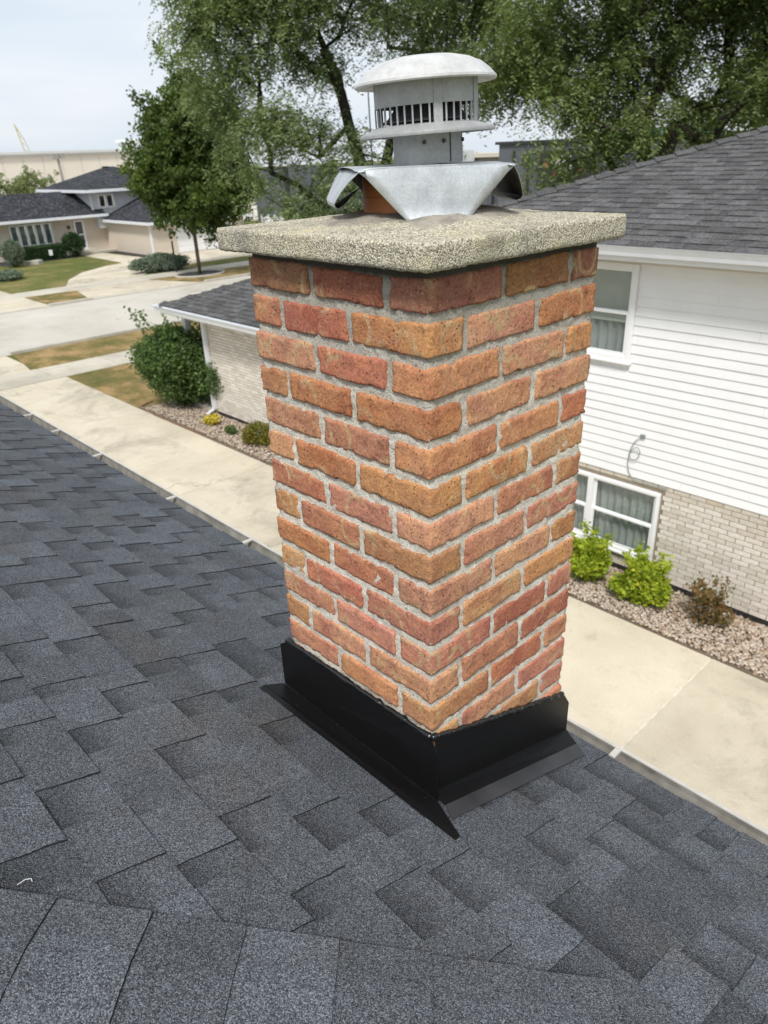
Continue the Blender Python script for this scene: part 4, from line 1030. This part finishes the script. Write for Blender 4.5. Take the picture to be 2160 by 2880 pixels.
dr = MB(); dr.box(FX-.03, FX+.05, 19.86, 19.97, -4.95, -3.14); dr.box(FX-.03, FX+.05, 20.43, 20.54, -4.95, -3.14); dr.box(FX-.03, FX+.05, 19.97, 20.43, -3.24, -3.14); dr.box(FX-.03, FX+.05, 19.97, 20.43, -4.95, -4.84); dr.box(FX-.03, FX+.05, 19.97, 20.43, -4.06, -3.99)
dd = dr.build('door', M_WHITE, fh, (FX, 20.2, -4)); MB().box(FX-.02, FX+.0, 19.97, 20.43, -4.84, -3.24).build('screen', M_SCREEN, dd, (FX, 20.2, -4)); MB().box(FX+.05, FX+.09, 19.90, 19.93, -4.12, -3.98).build('handle', M_STEEL, dd, (FX, 19.9, -4))
MB().box(FX, FX+.14, 19.42, 19.56, -3.62, -3.42).build('porch_light', M_STEEL, fh); MB().box(FX, FX+.05, 19.15, 19.55, -4.02, -3.78).build('letter_box', M_BEIGEB, fh)
MB().box(FX, FX+1.2, 19.5, 22.0, G, G+.14).box(FX, FX+.8, 19.7, 20.9, G+.141, G+.25).build('doorstep', M_CURB, fh)
# roofs: left wing, garage, upper block
k = MB(); z0 = -2.84; x0 = FX+.75; t_ = 3.7
k.add([(x0, 13.0, z0), (x0, 22.0, z0), (x0-t_, 22.0, z0+.38*t_), (x0-t_, 13.0+3.9, z0+.38*t_), (x0-2*t_, 13.0, z0), (x0-2*t_, 22, z0)], [(0,1,2,3),(0,3,4),(3,2,5,4),(0,4,5,1)])
k.build('wing_roof', M_FSHINGLE, fh)
k = MB(); roof_solid(k, 0, 0, 0, 0, 0, 0) if False else None
k.add([(FX+.1, 21.68, -3.2), (-44.05, 21.68, -3.2), (-44.05, 29.1, -3.2), (FX+.1, 29.1, -3.2), (-47.4, 25.4, -1.72), (FX+.1, 25.4, -1.72)], [(0,1,4,5),(1,2,4),(2,3,5,4),(0,5,3),(0,3,2,1)]); k.build('garage_roof', M_FSHINGLE, fh)
k = MB(); xa, xb, ya, yb = FX-7.4, FX+.8, 20.75, 29.3; zt = -1.36
k.add([(xa, ya, zt), (xb, ya, zt), (xb, yb, zt), (xa, yb, zt), (xa+4.1, ya+3.5, zt+1.32), (xa+4.1, ya+4.1, zt+1.34)], [(0,1,4),(1,2,5,4),(2,3,5),(3,0,4,5),(0,3,2,1)]); k.build('upper_roof', M_FSHINGLE, fh)
k = MB(); k.box(FX+.75, FX+.87, 13.0, 22.0, -2.98, -2.82); k.box(-44.05, -43.93, 21.62, 29.1, -3.34, -3.18); k.box(FX+.1, -44.05, 21.58, 21.68, -3.34, -3.18)
k.box(xb, xb+.12, ya-.1, yb, zt-.15, zt+.02); k.box(xa, xb, ya-.12, ya, zt-.15, zt+.02); k.build('gutter', M_ALU, fh)
k = MB(); k.box(FX-.0, FX+.75, 13.0, 21.4, -2.93, -2.90); k.box(xa, xb, ya, yb, zt-.06, zt-.03); k.box(FX, -44.05, 21.68, 22.0, -3.3, -3.27); k.build('soffit', M_WHITE, fh)
k = MB(); k.box(-44.5, -44.38, 21.88, 21.98, G+.02, -3.3); k.box(FX+.02, FX+.1, 21.3, 21.4, -2.75, -1.5); k.build('downspout', M_ALU, fh)
MB().box(FX-3.2, FX-3.0, 24.0, 24.4, -.3, .0).build('roof_vent', M_STEEL, fh)

# ------------------------------------------------------------------ commercial background
cb = empty('commercial_building', (-112, 45, G), 'long cream commercial building with a grey cornice behind the far house', 'building')
for i, y in enumerate(np.arange(20.2, 70, 2.62)): MB().box(-112, -110.0, y+.03, y+2.59, G, 1.35).build('wall_panel', M_COMM, cb, (-110, y, G))
MB().box(-140, -110.06, 20, 72, G, 1.3).build('wall', M_COMMB, cb)
k = MB(); k.box(-112, -109.7, 20, 55.1, 1.36, 1.60); k.box(-112, -109.5, 20, 55.1, 1.61, 1.92); k.build('cornice', M_COMMB, cb)
k = MB(); k.box(-116, -109.4, 55.2, 72, 1.36, 2.6); k.box(-116, -109.1, 55.0, 72, 2.61, 2.85); k.box(-116, -108.8, 54.8, 72, 2.86, 3.25); k.build('raised_cornice', M_WHITE, cb)
cr_ = empty('crane', (-150, 53.5, 2), 'pale yellow crane boom far off above the cream building', 'crane')
MB().tube([(-150, 52.7, 7.0), (-150, 53.6, 2.2), (-150, 54.5, -5.2)], .10, 6).build('boom', M_YEL, cr_, (-150, 53, 2))
MB().tube([(-150, 52.7, 7.0), (-150, 53.9, 4.4), (-150, 54.9, 1.0), (-150, 56.5, -5.2)], .08, 6).build('mast', M_YEL, cr_, (-150, 53, 2))
k = MB(); [k.tube([(-150, 52.9+.28*i, 6.3-1.15*i), (-150, 53.15+.33*i, 5.8-1.1*i)], .05, 4) for i in range(4)]; k.build('lattice', M_YEL, cr_, (-150, 53, 2))
lp = empty('yard_lamp', (-80, 31.4, G), 'grey lamp pole with two floodlights before the cream building', 'lamp post')
MB().tube([(-80, 31.4, G), (-80, 31.35, -1), (-80, 31.3, .85)], [.17, .15, .12], 8).build('pole', M_POLE, lp, (-80, 31, G))
MB().box(-80.3, -79.7, 30.75, 31.3, .7, 1.15).build('floodlight', M_POLE, lp, (-80, 31.2, .9)); MB().box(-80.3, -79.7, 31.45, 31.95, .8, 1.2).build('floodlight', M_POLE, lp, (-80, 31.6, .9))

gb = empty('warehouse', (-40, 44, G), 'low slate grey warehouse partly hidden behind the big locust trees', 'building')
for i in range(9):
    x = -62+i*4.0; MB().box(x+.02, x+3.98, 42, 46, G, -.75+.1*(i % 2)).build('wall_panel', M_GREYB, gb, (x+2, 42, G))
for x in (-52, -40.5, -33.5): MB().tube([(x, 41.85, G), (x, 41.85, -.9)], .09, 6).build('drain_pipe', M_STEEL, gb, (x, 41.8, G))
gb2 = empty('warehouse', (-20, 44, G), 'tall slate grey block with a black sign box beside the locust tree', 'building')
for i in range(6):
    x = -31.6+i*2.9; MB().box(x+.015, x+2.885, 40, 46, G, .35).build('wall_panel', M_GREYB, gb2, (x+1.4, 40, G))
MB().box(-31.8, -14, 39.85, 46.2, .352, .52).build('parapet', M_STEEL, gb2)
for x in (-30.3, -29.2): MB().tube([(x, 39.85, G), (x, 39.85, .0)], .08, 6).build('drain_pipe', M_STEEL, gb2, (x, 39.85, G))
sg = empty('shop_sign', (-26.3, 39.9, -.9), 'dark sign with a white roundel and red marks on the slate grey block', 'sign')
MB().box(-28.2, -24.4, 39.7, 39.95, -1.7, -.1).build('board', M_STEEL, sg, (-26.3, 39.8, -.9))
for q, (x, z, s, mt) in enumerate([(-27.75, -.85, .17, M_RED), (-27.05, -1.4, .14, M_RED), (-25.35, -1.25, .18, M_RED)]):
    MB().prism([(x+s*math.cos(a), s*1.1*math.sin(a)) for a in np.linspace(0, 6.28, 9)[:-1]], 0, .03).mesh('red_mark', mt)
    pts_ = [(x+s*.8*math.cos(a), z+s*math.sin(a)) for a in np.linspace(0, 6.28, 9)[:-1]]
    MB().add([(a, 39.68, b) for a, b in pts_]+[(a, 39.70, b) for a, b in pts_], [tuple(range(8))]+[(i, (i+1) % 8, 8+(i+1) % 8, 8+i) for i in range(8)]).build('red_mark', mt, sg, (x, 39.7, z))
for i in range(22):
    a = 6.28*i/14; rr_ = 1. if i < 14 else .45
    x, z = -26.35+R.uniform(-.66, .66), -.72+R.uniform(-.36, .36); hw_, hh_ = R.uniform(.03, .10), R.uniform(.03, .09)
    MB().box(x-hw_, x+hw_, 39.66+i*.001, 39.69, z-hh_, z+hh_).build('white_mark', M_WHITE, sg, (x, 39.68, z))
bb = empty('metal_shed', (-44, 60, G), 'low beige ribbed metal shed between the vent cap and the slate block', 'building')
k = MB().box(-56, -35, 58, 66, G, -.55)
for i in range(60): k.box(-56+i*.35, -56+i*.35+.12, 57.93, 57.999, G, -.6)
k.build('wall', M_BEIGEB, bb, (-45, 58, G)); MB().box(-56.3, -34.7, 57.6, 66, -.549, -.2).build('roof_edge', M_COMM, bb, (-45, 58, 0)); MB().box(-50.4, -48.4, 57.2, 57.6, G, .1).build('pier', M_FGREY, bb, (-49, 57.4, 0))
rb = empty('retail_building', (-13, 48, G), 'low pale building with a blue band seen under the right locust', 'building')
MB().box(-22, -4, 47, 56, G, -1.4).build('wall', M_COMM, rb, (-13, 47, G)); MB().box(-16, -4, 46.6, 56, -1.399, -.7).build('blue_band', M_BLUE, rb, (-10, 47, 0)); MB().box(-20, -15.9, 46.6, 56, -1.399, -.2).build('white_parapet', M_WHITE, rb, (-18, 47, 0)); MB().box(-9.5, -4.4, 46.5, 46.6, -1.2, -.85).build('white_stripe', M_WHITE, rb, (-8, 47, 0))
aw = empty('green_roof', (-36, 70, 0), 'dark green gabled roof just above the metal shed', 'building')
k = MB(); k.add([(-46, 68, .0), (-30, 68, .0), (-30, 74, .0), (-46, 74, .0), (-44, 71, 1.4), (-32, 71, 1.4)], [(0,1,5,4),(2,3,4,5),(3,0,4),(1,2,5),(0,3,2,1)]); k.box(-45.5, -30.5, 68.3, 73.7, G, -.01); k.build('roof', M_GREEN, aw, (-38, 70, 0))
fg = empty('flag', (-38.5, 57, G), 'red and white flag hanging from a pole beyond the slate block', 'flag')
MB().tube([(-38.5, 57, G), (-38.5, 57, 4.4)], .05, 6).build('pole', M_POLE, fg, (-38.5, 57, G))
for i in range(7):
    vs = []
    for j in range(9): x = -38.45+.16*j; vs += [(x, 57+.09*math.sin(j*.9), 4.2-.15*i-.05*j), (x, 57+.09*math.sin(j*.9), 4.05-.15*i-.05*j)]
    MB().add(vs, [(2*j, 2*j+1, 2*j+3, 2*j+2) for j in range(8)]).build('stripe', M_RED if i % 2 == 0 else M_WHITE, fg, (-38, 57, 4))
ga = empty('steel_gantry', (-45, 38, G), 'black steel post and beam standing behind the maple', 'gantry')
MB().box(-38.95, -38.75, 28.5, 28.7, G, -.55).build('post', M_STEEL, ga, (-38.8, 28.6, G)); MB().box(-45, -38.75, 28.5, 28.7, -.549, -.38).build('beam', M_STEEL, ga, (-42, 28.6, -.5))
fn = empty('vinyl_fence', (-40, 26.5, G), 'white vinyl fence behind the maple across the street', 'fence')
for i in range(10):
    x = -44.2+i*.78; y = 30.2-.02*i
    MB().box(x+.05, x+.73, y-.03, y+.03, G+.08, G+1.75).build('panel', M_WHITE, fn, (x+.4, y, G)); MB().box(x-.05, x+.05, y-.05, y+.05, G, G+1.9).build('post', M_WHITE, fn, (x, y, G))

# ------------------------------------------------------------------ plants
def quads(C, L, Wd, rs, droop=.5, up_bias=0.0):
    """leaf rhombs at centres C"""
    n = len(C); a = rs.uniform(0, 2*np.pi, n); el = rs.uniform(-1, 1, n)*.9-droop*.6
    dv = np.stack([np.cos(a)*np.cos(el), np.sin(a)*np.cos(el), np.sin(el)], 1)
    r_ = rs.normal(size=(n, 3)); r_[:, 2] += up_bias; s = np.cross(dv, r_); s /= np.linalg.norm(s, axis=1)[:, None]+1e-9
    l = (L*rs.uniform(.6, 1.4, n))[:, None]; w = (Wd*rs.uniform(.6, 1.4, n))[:, None]
    V = np.stack([C-dv*l*.5, C+s*w*.5, C+dv*l*.5, C-s*w*.5], 1)
    F = np.arange(n*4).reshape(n, 4); return V.reshape(-1, 3), F
def foliage(name, C, L, Wd, mat, parent, rs, tone=None, droop=.5):
    V, F = quads(C, L, Wd, rs, droop); tn = rs.uniform(0, 1, len(C)) if tone is None else tone
    me = np_mesh(name, V-np.array(parent.location), F, mat, {'tone': np.repeat(tn, 4)})
    o = bpy.data.objects.new(name, me); COL.objects.link(o); o.parent = parent; return o
def limbs(name, segs, mat, parent, seg=5):
    k = MB()
    for pts_, rad in segs: k.tube(pts_, rad, seg)
    me = k.mesh(name, mat, tuple(parent.location), True); o = bpy.data.objects.new(name, me); COL.objects.link(o); o.parent = parent; return o

def grow(base, fork_pts, tips, rs, r_tip=.014, expo=.47, step=.6, wob=.12, pull=.30):
    """greedy branching: every tip joins the nearest point of what has grown"""
    N = [np.array(base, float)]; par = [-1]; dist = [0.0]
    for f in fork_pts:
        q = f[1]; N.append(np.array(f[0], float)); par.append(q); dist.append(dist[q]+np.linalg.norm(N[-1]-N[q]))
    root = N[-1] if len(fork_pts) == 1 else N[1]
    order = np.argsort(np.linalg.norm(tips-root, axis=1)); tipid = []
    cap_n = 20000; A = np.zeros((cap_n, 3)); D = np.zeros(cap_n); A[:len(N)] = N; D[:len(N)] = dist; n = len(N); P = list(par)
    st = 1
    for i in order:
        p = tips[i]; dd_ = np.linalg.norm(A[st:n]-p, axis=1); low = np.maximum(0, A[st:n, 2]-p[2]-.5)*.5
        q = int(np.argmin(dd_+pull*D[st:n]+low))+st; L = dd_[q-st]; m_ = max(1, int(L/step)); prev = q
        a = A[q].copy()
        for j in range(1, m_+1):
            t_ = j/m_; x = a+(p-a)*t_; x[2] += .16*L*math.sin(t_*math.pi)*.6
            if j < m_: x += rs.normal(size=3)*wob*step
            if n >= cap_n-1: break
            A[n] = x; D[n] = D[prev]+step; P.append(prev); prev = n; n += 1
        tipid.append(prev)
    cnt = np.zeros(n); ch = [[] for _ in range(n)]
    for i in range(n):
        if P[i] >= 0: ch[P[i]].append(i)
    for i in range(n-1, -1, -1):
        cnt[i] += 1 if not ch[i] else 0
        if P[i] >= 0: cnt[P[i]] += cnt[i]
    rad = r_tip*np.maximum(cnt, 1)**expo
    segs = []
    for i in range(n):
        for c_i, c_ in enumerate(sorted(ch[i], key=lambda q: -cnt[q])):
            if c_i == 0 and P[i] >= 0: continue
            pts_ = [A[i], A[c_]]; rr_ = [min(rad[i], rad[c_]*1.25), rad[c_]]; q = c_
            while ch[q]:
                q = max(ch[q], key=lambda w_: cnt[w_]); pts_.append(A[q]); rr_.append(rad[q])
            segs.append(([tuple(p) for p in pts_], rr_))
    return segs, A[:n]

def lobe_pts(lobes, n, rs, shell=.35):
    """points in a union of ellipsoids, denser near the surface"""
    vol = np.array([l[1][0]*l[1][1]*l[1][2] for l in lobes])**.75; vol /= vol.sum(); out = []
    for (c_, r_), k_ in zip(lobes, rs.multinomial(n, vol)):
        v = rs.normal(size=(k_, 3)); v /= np.linalg.norm(v, axis=1)[:, None]; rr_ = (shell+(1-shell)*rs.uniform(0, 1, k_))**.6
        out.append(np.array(c_)+v*rr_[:, None]*np.array(r_))
    return np.concatenate(out)

def feather(name, tips, n, mat, parent, rs, spread, leafL, leafW, k=11, L=.42, tone=None):
    q = n//k//len(tips); S = np.repeat(tips, q, 0); m_ = len(S); S = S+rs.normal(size=(m_, 3))*spread*np.array([1, 1, .72])
    tn = np.repeat(rs.uniform(0, 1, len(tips)), q)*.55+rs.uniform(0, .45, m_)
    a = rs.uniform(0, 6.283, m_); el = rs.uniform(-.9, .35, m_); D = np.stack([np.cos(a)*np.cos(el), np.sin(a)*np.cos(el), np.sin(el)], 1)
    Lr = L*rs.uniform(.55, 1.3, m_); side = np.cross(D, np.array([0, 0, 1.])); side /= np.linalg.norm(side, axis=1)[:, None]+1e-9
    P = []; LD = []
    for j in range(k):
        s_ = (j+.5)/k; c_ = S+D*(Lr*s_)[:, None]; c_[:, 2] -= Lr*s_*s_*.75
        sg = 1 if j % 2 else -1; ld = side*sg+D*.45+rs.normal(size=(m_, 3))*.28; ld[:, 2] -= .28; ld /= np.linalg.norm(ld, axis=1)[:, None]
        P.append(c_+ld*leafL*.45); LD.append(ld)
    C = np.concatenate(P); LD = np.concatenate(LD); n_ = len(C); l = (leafL*rs.uniform(.7, 1.25, n_))[:, None]; w = (leafW*rs.uniform(.7, 1.3, n_))[:, None]
    r_ = rs.normal(size=(n_, 3))*.55+np.array([0, 0, 1.]); sd = np.cross(LD, r_); sd /= np.linalg.norm(sd, axis=1)[:, None]+1e-9
    V = np.stack([C-LD*l*.5, C+sd*w*.5, C+LD*l*.5, C-sd*w*.5], 1).reshape(-1, 3); F = np.arange(n_*4).reshape(n_, 4)
    me = np_mesh(name, V-np.array(parent.location), F, mat, {'tone': np.repeat(np.tile(tn, k), 4)}); o = bpy.data.objects.new(name, me); COL.objects.link(o); o.parent = parent

def tree(name, base, trunk, lobes, ntip, nleaf, leafL, leafW, lmat, bmat, label, seed, spread=.55, hang=.0, r_tip=.014, group=None, expo=.47, cat='tree', cl=9, pull=.30, feath=False):
    rs = np.random.RandomState(seed); root = empty(name, base, label, cat, group)
    tips = lobe_pts(lobes, ntip, rs); segs, A = grow(base, trunk, tips, rs, r_tip, expo, pull=pull)
    limbs('trunk', segs, bmat, root, 6)
    if feath:
        feather('crown', tips, nleaf, lmat, root, rs, spread*.74, leafL, leafW); return root
    # leaves: small clumps spread round the tips
    per = max(1, nleaf//(ntip*cl)); cc_ = np.repeat(tips, cl, 0)+rs.normal(size=(ntip*cl, 3))*spread*np.array([1, 1, .75])
    ct = np.repeat(rs.uniform(0, 1, ntip*cl), per); C = np.repeat(cc_, per, 0)+rs.normal(size=(ntip*cl*per, 3))*spread*np.array([.34, .34, .26])
    if hang: C[:, 2] -= np.abs(rs.normal(size=len(C)))*hang
    foliage('crown', C, leafL, leafW, lmat, root, rs, np.clip(ct*.6+rs.uniform(0, .4, len(C)), 0, 1), .6)
    return root

def bush(name, c_, r_, n, leafL, leafW, lmat, label, seed, cat='shrub', group=None, bmat=M_BARK, lumps=11, stems=9, shoots=0):
    rs = np.random.RandomState(seed); base = (c_[0], c_[1], G+.01); root = empty(name, base, label, cat, group)
    lobes = [((c_[0], c_[1], c_[2]-.1*r_[2]), (r_[0]*.74, r_[1]*.74, r_[2]*.78))]
    for _ in range(lumps):
        v = rs.normal(size=3); v /= np.linalg.norm(v); v[2] = abs(v[2])*.9-.3
        lobes.append((np.array(c_)+v*np.array(r_)*rs.uniform(.50, .80), np.array(r_)*rs.uniform(.22, .42)))
    C = lobe_pts(lobes, n, rs, .45); C = C+rs.normal(size=C.shape)*np.array(r_)*.055; C = C[C[:, 2] > G+.02]
    for _ in range(shoots):
        a = rs.uniform(0, 6.28); b0 = np.array(c_)+np.array([math.cos(a), math.sin(a), 0])*r_[0]*.5+np.array([0, 0, r_[2]*.6]); dv = np.array([math.cos(a)*.5, math.sin(a)*.5, 1.])*rs.uniform(.25, .6)*r_[2]
        t_ = rs.uniform(0, 1, (22, 1)); C = np.concatenate([C, b0+dv*t_+rs.normal(size=(22, 3))*leafL*.5])
    foliage('foliage', C, leafL, leafW, lmat, root, rs, None, .1)
    segs = []
    for i in range(stems):
        a = 6.28*i/stems+rs.uniform(-.3, .3); tp = np.array([c_[0]+math.cos(a)*r_[0]*.6, c_[1]+math.sin(a)*r_[1]*.6, c_[2]+r_[2]*rs.uniform(-.2, .5)])
        b0 = np.array([c_[0]+math.cos(a)*r_[0]*.1, c_[1]+math.sin(a)*r_[1]*.1, G-.02]); mid = (b0+tp)/2+rs.normal(size=3)*.06*r_[0]
        segs.append(([tuple(b0), tuple(mid), tuple(tp)], [.022*r_[2], .016*r_[2], .006*r_[2]]))
    limbs('stem', segs, bmat, root, 5); return root

# direction helper: place by compass bearing (degrees) and distance from the roof, all real positions
def at(bearing, dist, z=G): a = math.radians(bearing); return (CAM.x+math.cos(a)*dist, CAM.y+math.sin(a)*dist, z)

# big honey locust, left of centre
b = at(137.2, 27); 
lob = []
def L(be, di, z, rx, rz): p = at(be, di, z); lob.append((p, (rx, rx, rz)))
L(137, 27, 6.5, 5.0, 3.5); L(143, 27, 4.6, 3.3, 2.6); L(145.8, 26, 3.2, 2.4, 1.9); L(148.3, 25.5, 1.9, 1.3, .8); L(144.6, 25, .5, 1.6, 1.2); L(147.3, 25.5, 3.2, 1.3, 1.0); L(143, 25.5, .2, 2.3, 1.6); L(139.5, 25.5, -.3, 1.9, 1.9); L(133, 27, 5.0, 3.4, 2.6); L(130.5, 26.5, 3.2, 2.4, 2.2); L(131, 25, 2.0, 1.5, .9); L(127, 24.5, 2.3, 1.6, 1.0); L(147, 26, 5.4, 2.0, 1.8); L(144.5, 24.5, -1.6, 1.2, 1.3); L(141, 25, -1.9, 1.5, 1.3); L(146, 26, 6.5, 3, 2)
f1 = at(137.2, 27, -1.6); f2 = at(138.8, 26.8, 1.0); f3 = at(135.4, 27, 1.4); f4 = at(137.4, 27.2, 2.2); f5 = at(141, 26.4, .1); f6 = at(143.6, 26, .7)
tree('honey_locust', b, [(f1, 0), (f2, 1), (f3, 1), (f4, 1), (f5, 2), (f6, 5)], lob, 450, 215000, .140, .050, L_LOCUST, M_BARK, 'tall spreading locust tree with feathery leaves rising behind the vent cap', 31, .50, .25, .021, 'honey locusts beyond the neighbouring house', .50, pull=.18, feath=True)
# second honey locust, on the right
lob = []
L(119.5, 22.5, 3.0, 1.6, 1.4); L(117, 23, 5.2, 4.2, 2.8); L(122, 23, 3.6, 3.0, 2.2); L(125, 22.5, 2.3, 2.2, 1.6); L(121.6, 21.5, .6, 1.3, 1.3); L(123.6, 21, -.7, 1.0, .9); L(124.8, 21.2, .6, .9, .9); L(119, 22, 1.6, 2.0, 1.5); L(114.5, 23, 2.4, 2.6, 1.9); L(111, 24, 3.6, 3.0, 2.4); L(109, 24, 1.8, 2.2, 1.4); L(116, 23, .8, 1.7, .9); L(107, 23, 3.4, 2.4, 2.2); L(112, 23, 6.2, 3.5, 2.2)
b = at(118.6, 22.5); f1 = at(118.6, 22.5, -1.5); f2 = at(118.9, 22.5, .8); f3 = at(117.0, 22.6, .5); f4 = at(121.6, 22.2, .1)
tree('honey_locust', b, [(f1, 0), (f2, 1), (f3, 1), (f4, 1)], lob, 410, 225000, .135, .048, L_LOCUST2, M_BARK, 'locust tree with yellowing leaves leaning over the grey roof ridge', 47, .48, .25, .022, 'honey locusts beyond the neighbouring house', .50, pull=.18, feath=True)
tree('poplar_tree', at(107.5, 33), [(at(107.5, 33, -2), 0)], [(at(107.5, 33, 2.2), (4.2, 4.2, 3.2)), (at(104, 33, 1.0), (3, 3, 2.4))], 120, 40000, .17, .09, L_LOCUST2, M_BARK, 'yellow green leafy tree at the upper right edge behind the grey roof', 5, .6, .1)
# maple across the street
mb_ = (-34.75, 19.44, G); mz = lambda x, y, z, r1, rz: ((mb_[0]+x, mb_[1]+y, z), (r1, r1, rz))
tree('maple_tree', mb_, [((-34.75, 19.44, -3.6), 0), ((-34.8, 19.4, -1.5), 1), ((-34.7, 19.5, 1.0), 2)], [mz(0, .4, -.4, 2.6, 2.1), mz(-.2, -1.1, -.5, 1.5, 1.5), mz(.2, 1.7, -.6, 1.7, 1.7), mz(0, .3, 2.0, 1.6, 1.6), mz(0, .1, 3.4, .8, 1.1), mz(.4, .9, 2.0, 1.7, 1.5), mz(0, -.9, 1.0, .9, .9), mz(0, .3, -1.9, 2.1, 1.0), mz(0, -1.9, -.4, .7, .6), mz(0, 2.4, -1.0, .9, .9)],
     260, 90000, .16, .12, L_MAPLE, M_BARKG, 'round dark green maple in a mulch ring across the street', 12, .42, .1, .010, None, .5, pull=.25)
MB().box(0, 0, 0, 0, 0, 0)
st = MB().tube([(-36.6, 19.1, G), (-36.6, 19.1, -3.6)], .05, 6); tag(st.build('sign_post', M_STEEL), 'thin dark post beside the maple trunk', 'post')
# bushes
bush('large_bush', (-15.1, 7.4, -4.10), (1.4, 1.2, 1.16), 34000, .085, .048, L_SHRUB, 'large round green bush at the corner of the brick wing', 3, 'bush', None, M_BARK, 10, 14, 26)
bush('golden_shrub', (-3.62, 6.95, -4.86), (.40, .36, .36), 3600, .062, .042, L_GOLD, 'golden leafed shrub half hidden behind the chimney corner', 4, 'shrub', 'golden shrubs under the basement window', shoots=16)
bush('golden_shrub', (-2.78, 6.93, -4.88), (.40, .36, .37), 4000, .062, .042, L_GOLD, 'round golden leafed shrub between two others on the gravel', 8, 'shrub', 'golden shrubs under the basement window', shoots=16)
bush('barberry', (-2.0, 7.0, -4.93), (.30, .26, .30), 800, .055, .032, L_BARB, 'sparse reddish brown barberry on the gravel by the cream brick', 6, 'shrub', None, M_BARK, 7, 16, 12)
bush('low_shrub', (-11.5, 6.98, -4.94), (.46, .38, .34), 4200, .05, .03, L_OLIVE, 'rounded olive shrub at the foot of the cream brick wall', 9)
bush('yellow_flowers', (-13.25, 6.95, -5.04), (.22, .20, .18), 700, .06, .04, L_YELLOW, 'small clump of yellow flowers beside the downspout', 10, 'flowers')
bush('small_weed', (-12.4, 6.9, -5.08), (.2, .16, .13), 320, .06, .03, L_SHRUB, 'little green plant between the yellow flowers and the olive shrub', 11, 'plant')
bush('tall_shrub', (-2.80, 1.42, -3.35), (.34, .30, 1.42), 9000, .05, .03, L_SHRUB, 'tall green shrub peeping over the gutter of the near roof', 13)
bush('spreading_shrub', (-37.9, 19.0, -4.75), (1.2, 1.9, .62), 9000, .13, .06, L_GREY, 'wide grey green shrub on the lawn left of the maple trunk', 14)
bush('clipped_shrub', (-49.3, 18.95, -4.35), (.75, .85, .88), 9000, .10, .05, L_YEW, 'round clipped shrub beside the white front door', 15)
bush('grey_conifer', (-47.6, 14.55, -4.3), (.8, .8, .95), 7000, .12, .05, L_GREY, 'pale grey green conifer at the left end of the hedge', 16)
bush('creeping_juniper', (-42.5, 12.4, -4.98), (1.1, 1.0, .35), 5000, .12, .05, L_GREY, 'low grey creeping juniper on the lawn at the left edge', 17)
# clipped hedge
rs = np.random.RandomState(2); hg = empty('hedge', (-49.6, 16.9, G), 'long dark clipped hedge below the five paned window', 'hedge')
n = 26000; C = np.stack([rs.uniform(-50.1, -49.1, n), rs.uniform(15.3, 18.3, n), rs.uniform(G+.03, -4.38, n)], 1)
ax = rs.randint(0, 4, n); C[ax == 0, 0] = -49.1+rs.normal(size=(ax == 0).sum())*.03; C[ax == 1, 2] = -4.38+rs.normal(size=(ax == 1).sum())*.03; C[ax == 2, 1] = 15.3+rs.normal(size=(ax == 2).sum())*.03
foliage('foliage', C, .09, .05, L_YEW, hg, rs, None, .1)
MB().box(-49.0, -48.9, 17.15, 17.35, G+.3, G+.62).build('white_tag', M_WHITE, hg, (-49, 17.2, G+.4))
tag(MB().prism([(-48.2,15.2),(-47.7,15.4),(-47.6,15.9),(-47.9,16.3),(-48.3,16.1)], G, G+.22).build('boulder', M_CURB), 'flat pale boulder at the edge of the mulch bed', 'boulder')
# pale willow behind the far house at the left edge
tree('willow_shrub', (-66, 21.0, G), [((-66, 21, -3.5), 0)], [((-66, 20.6, -1.7), (3.0, 2.6, 1.9)), ((-66, 23.0, -2.0), (2.0, 1.6, 1.6)), ((-66, 18.5, -2.2), (2.4, 2.2, 1.4))], 90, 26000, .22, .09, L_WILLOW, M_BARKG, 'pale green tree behind the far house at the left edge', 19, .40, .0)
tree('broadleaf_tree', (-52, 57, G), [((-52, 57, -2.5), 0)], [((-52, 57, -.6), (2.4, 2.4, 1.3))], 60, 12000, .2, .1, L_LOCUST2, M_BARK, 'small pale green tree beside the metal shed far behind the vent cap', 23, .5)
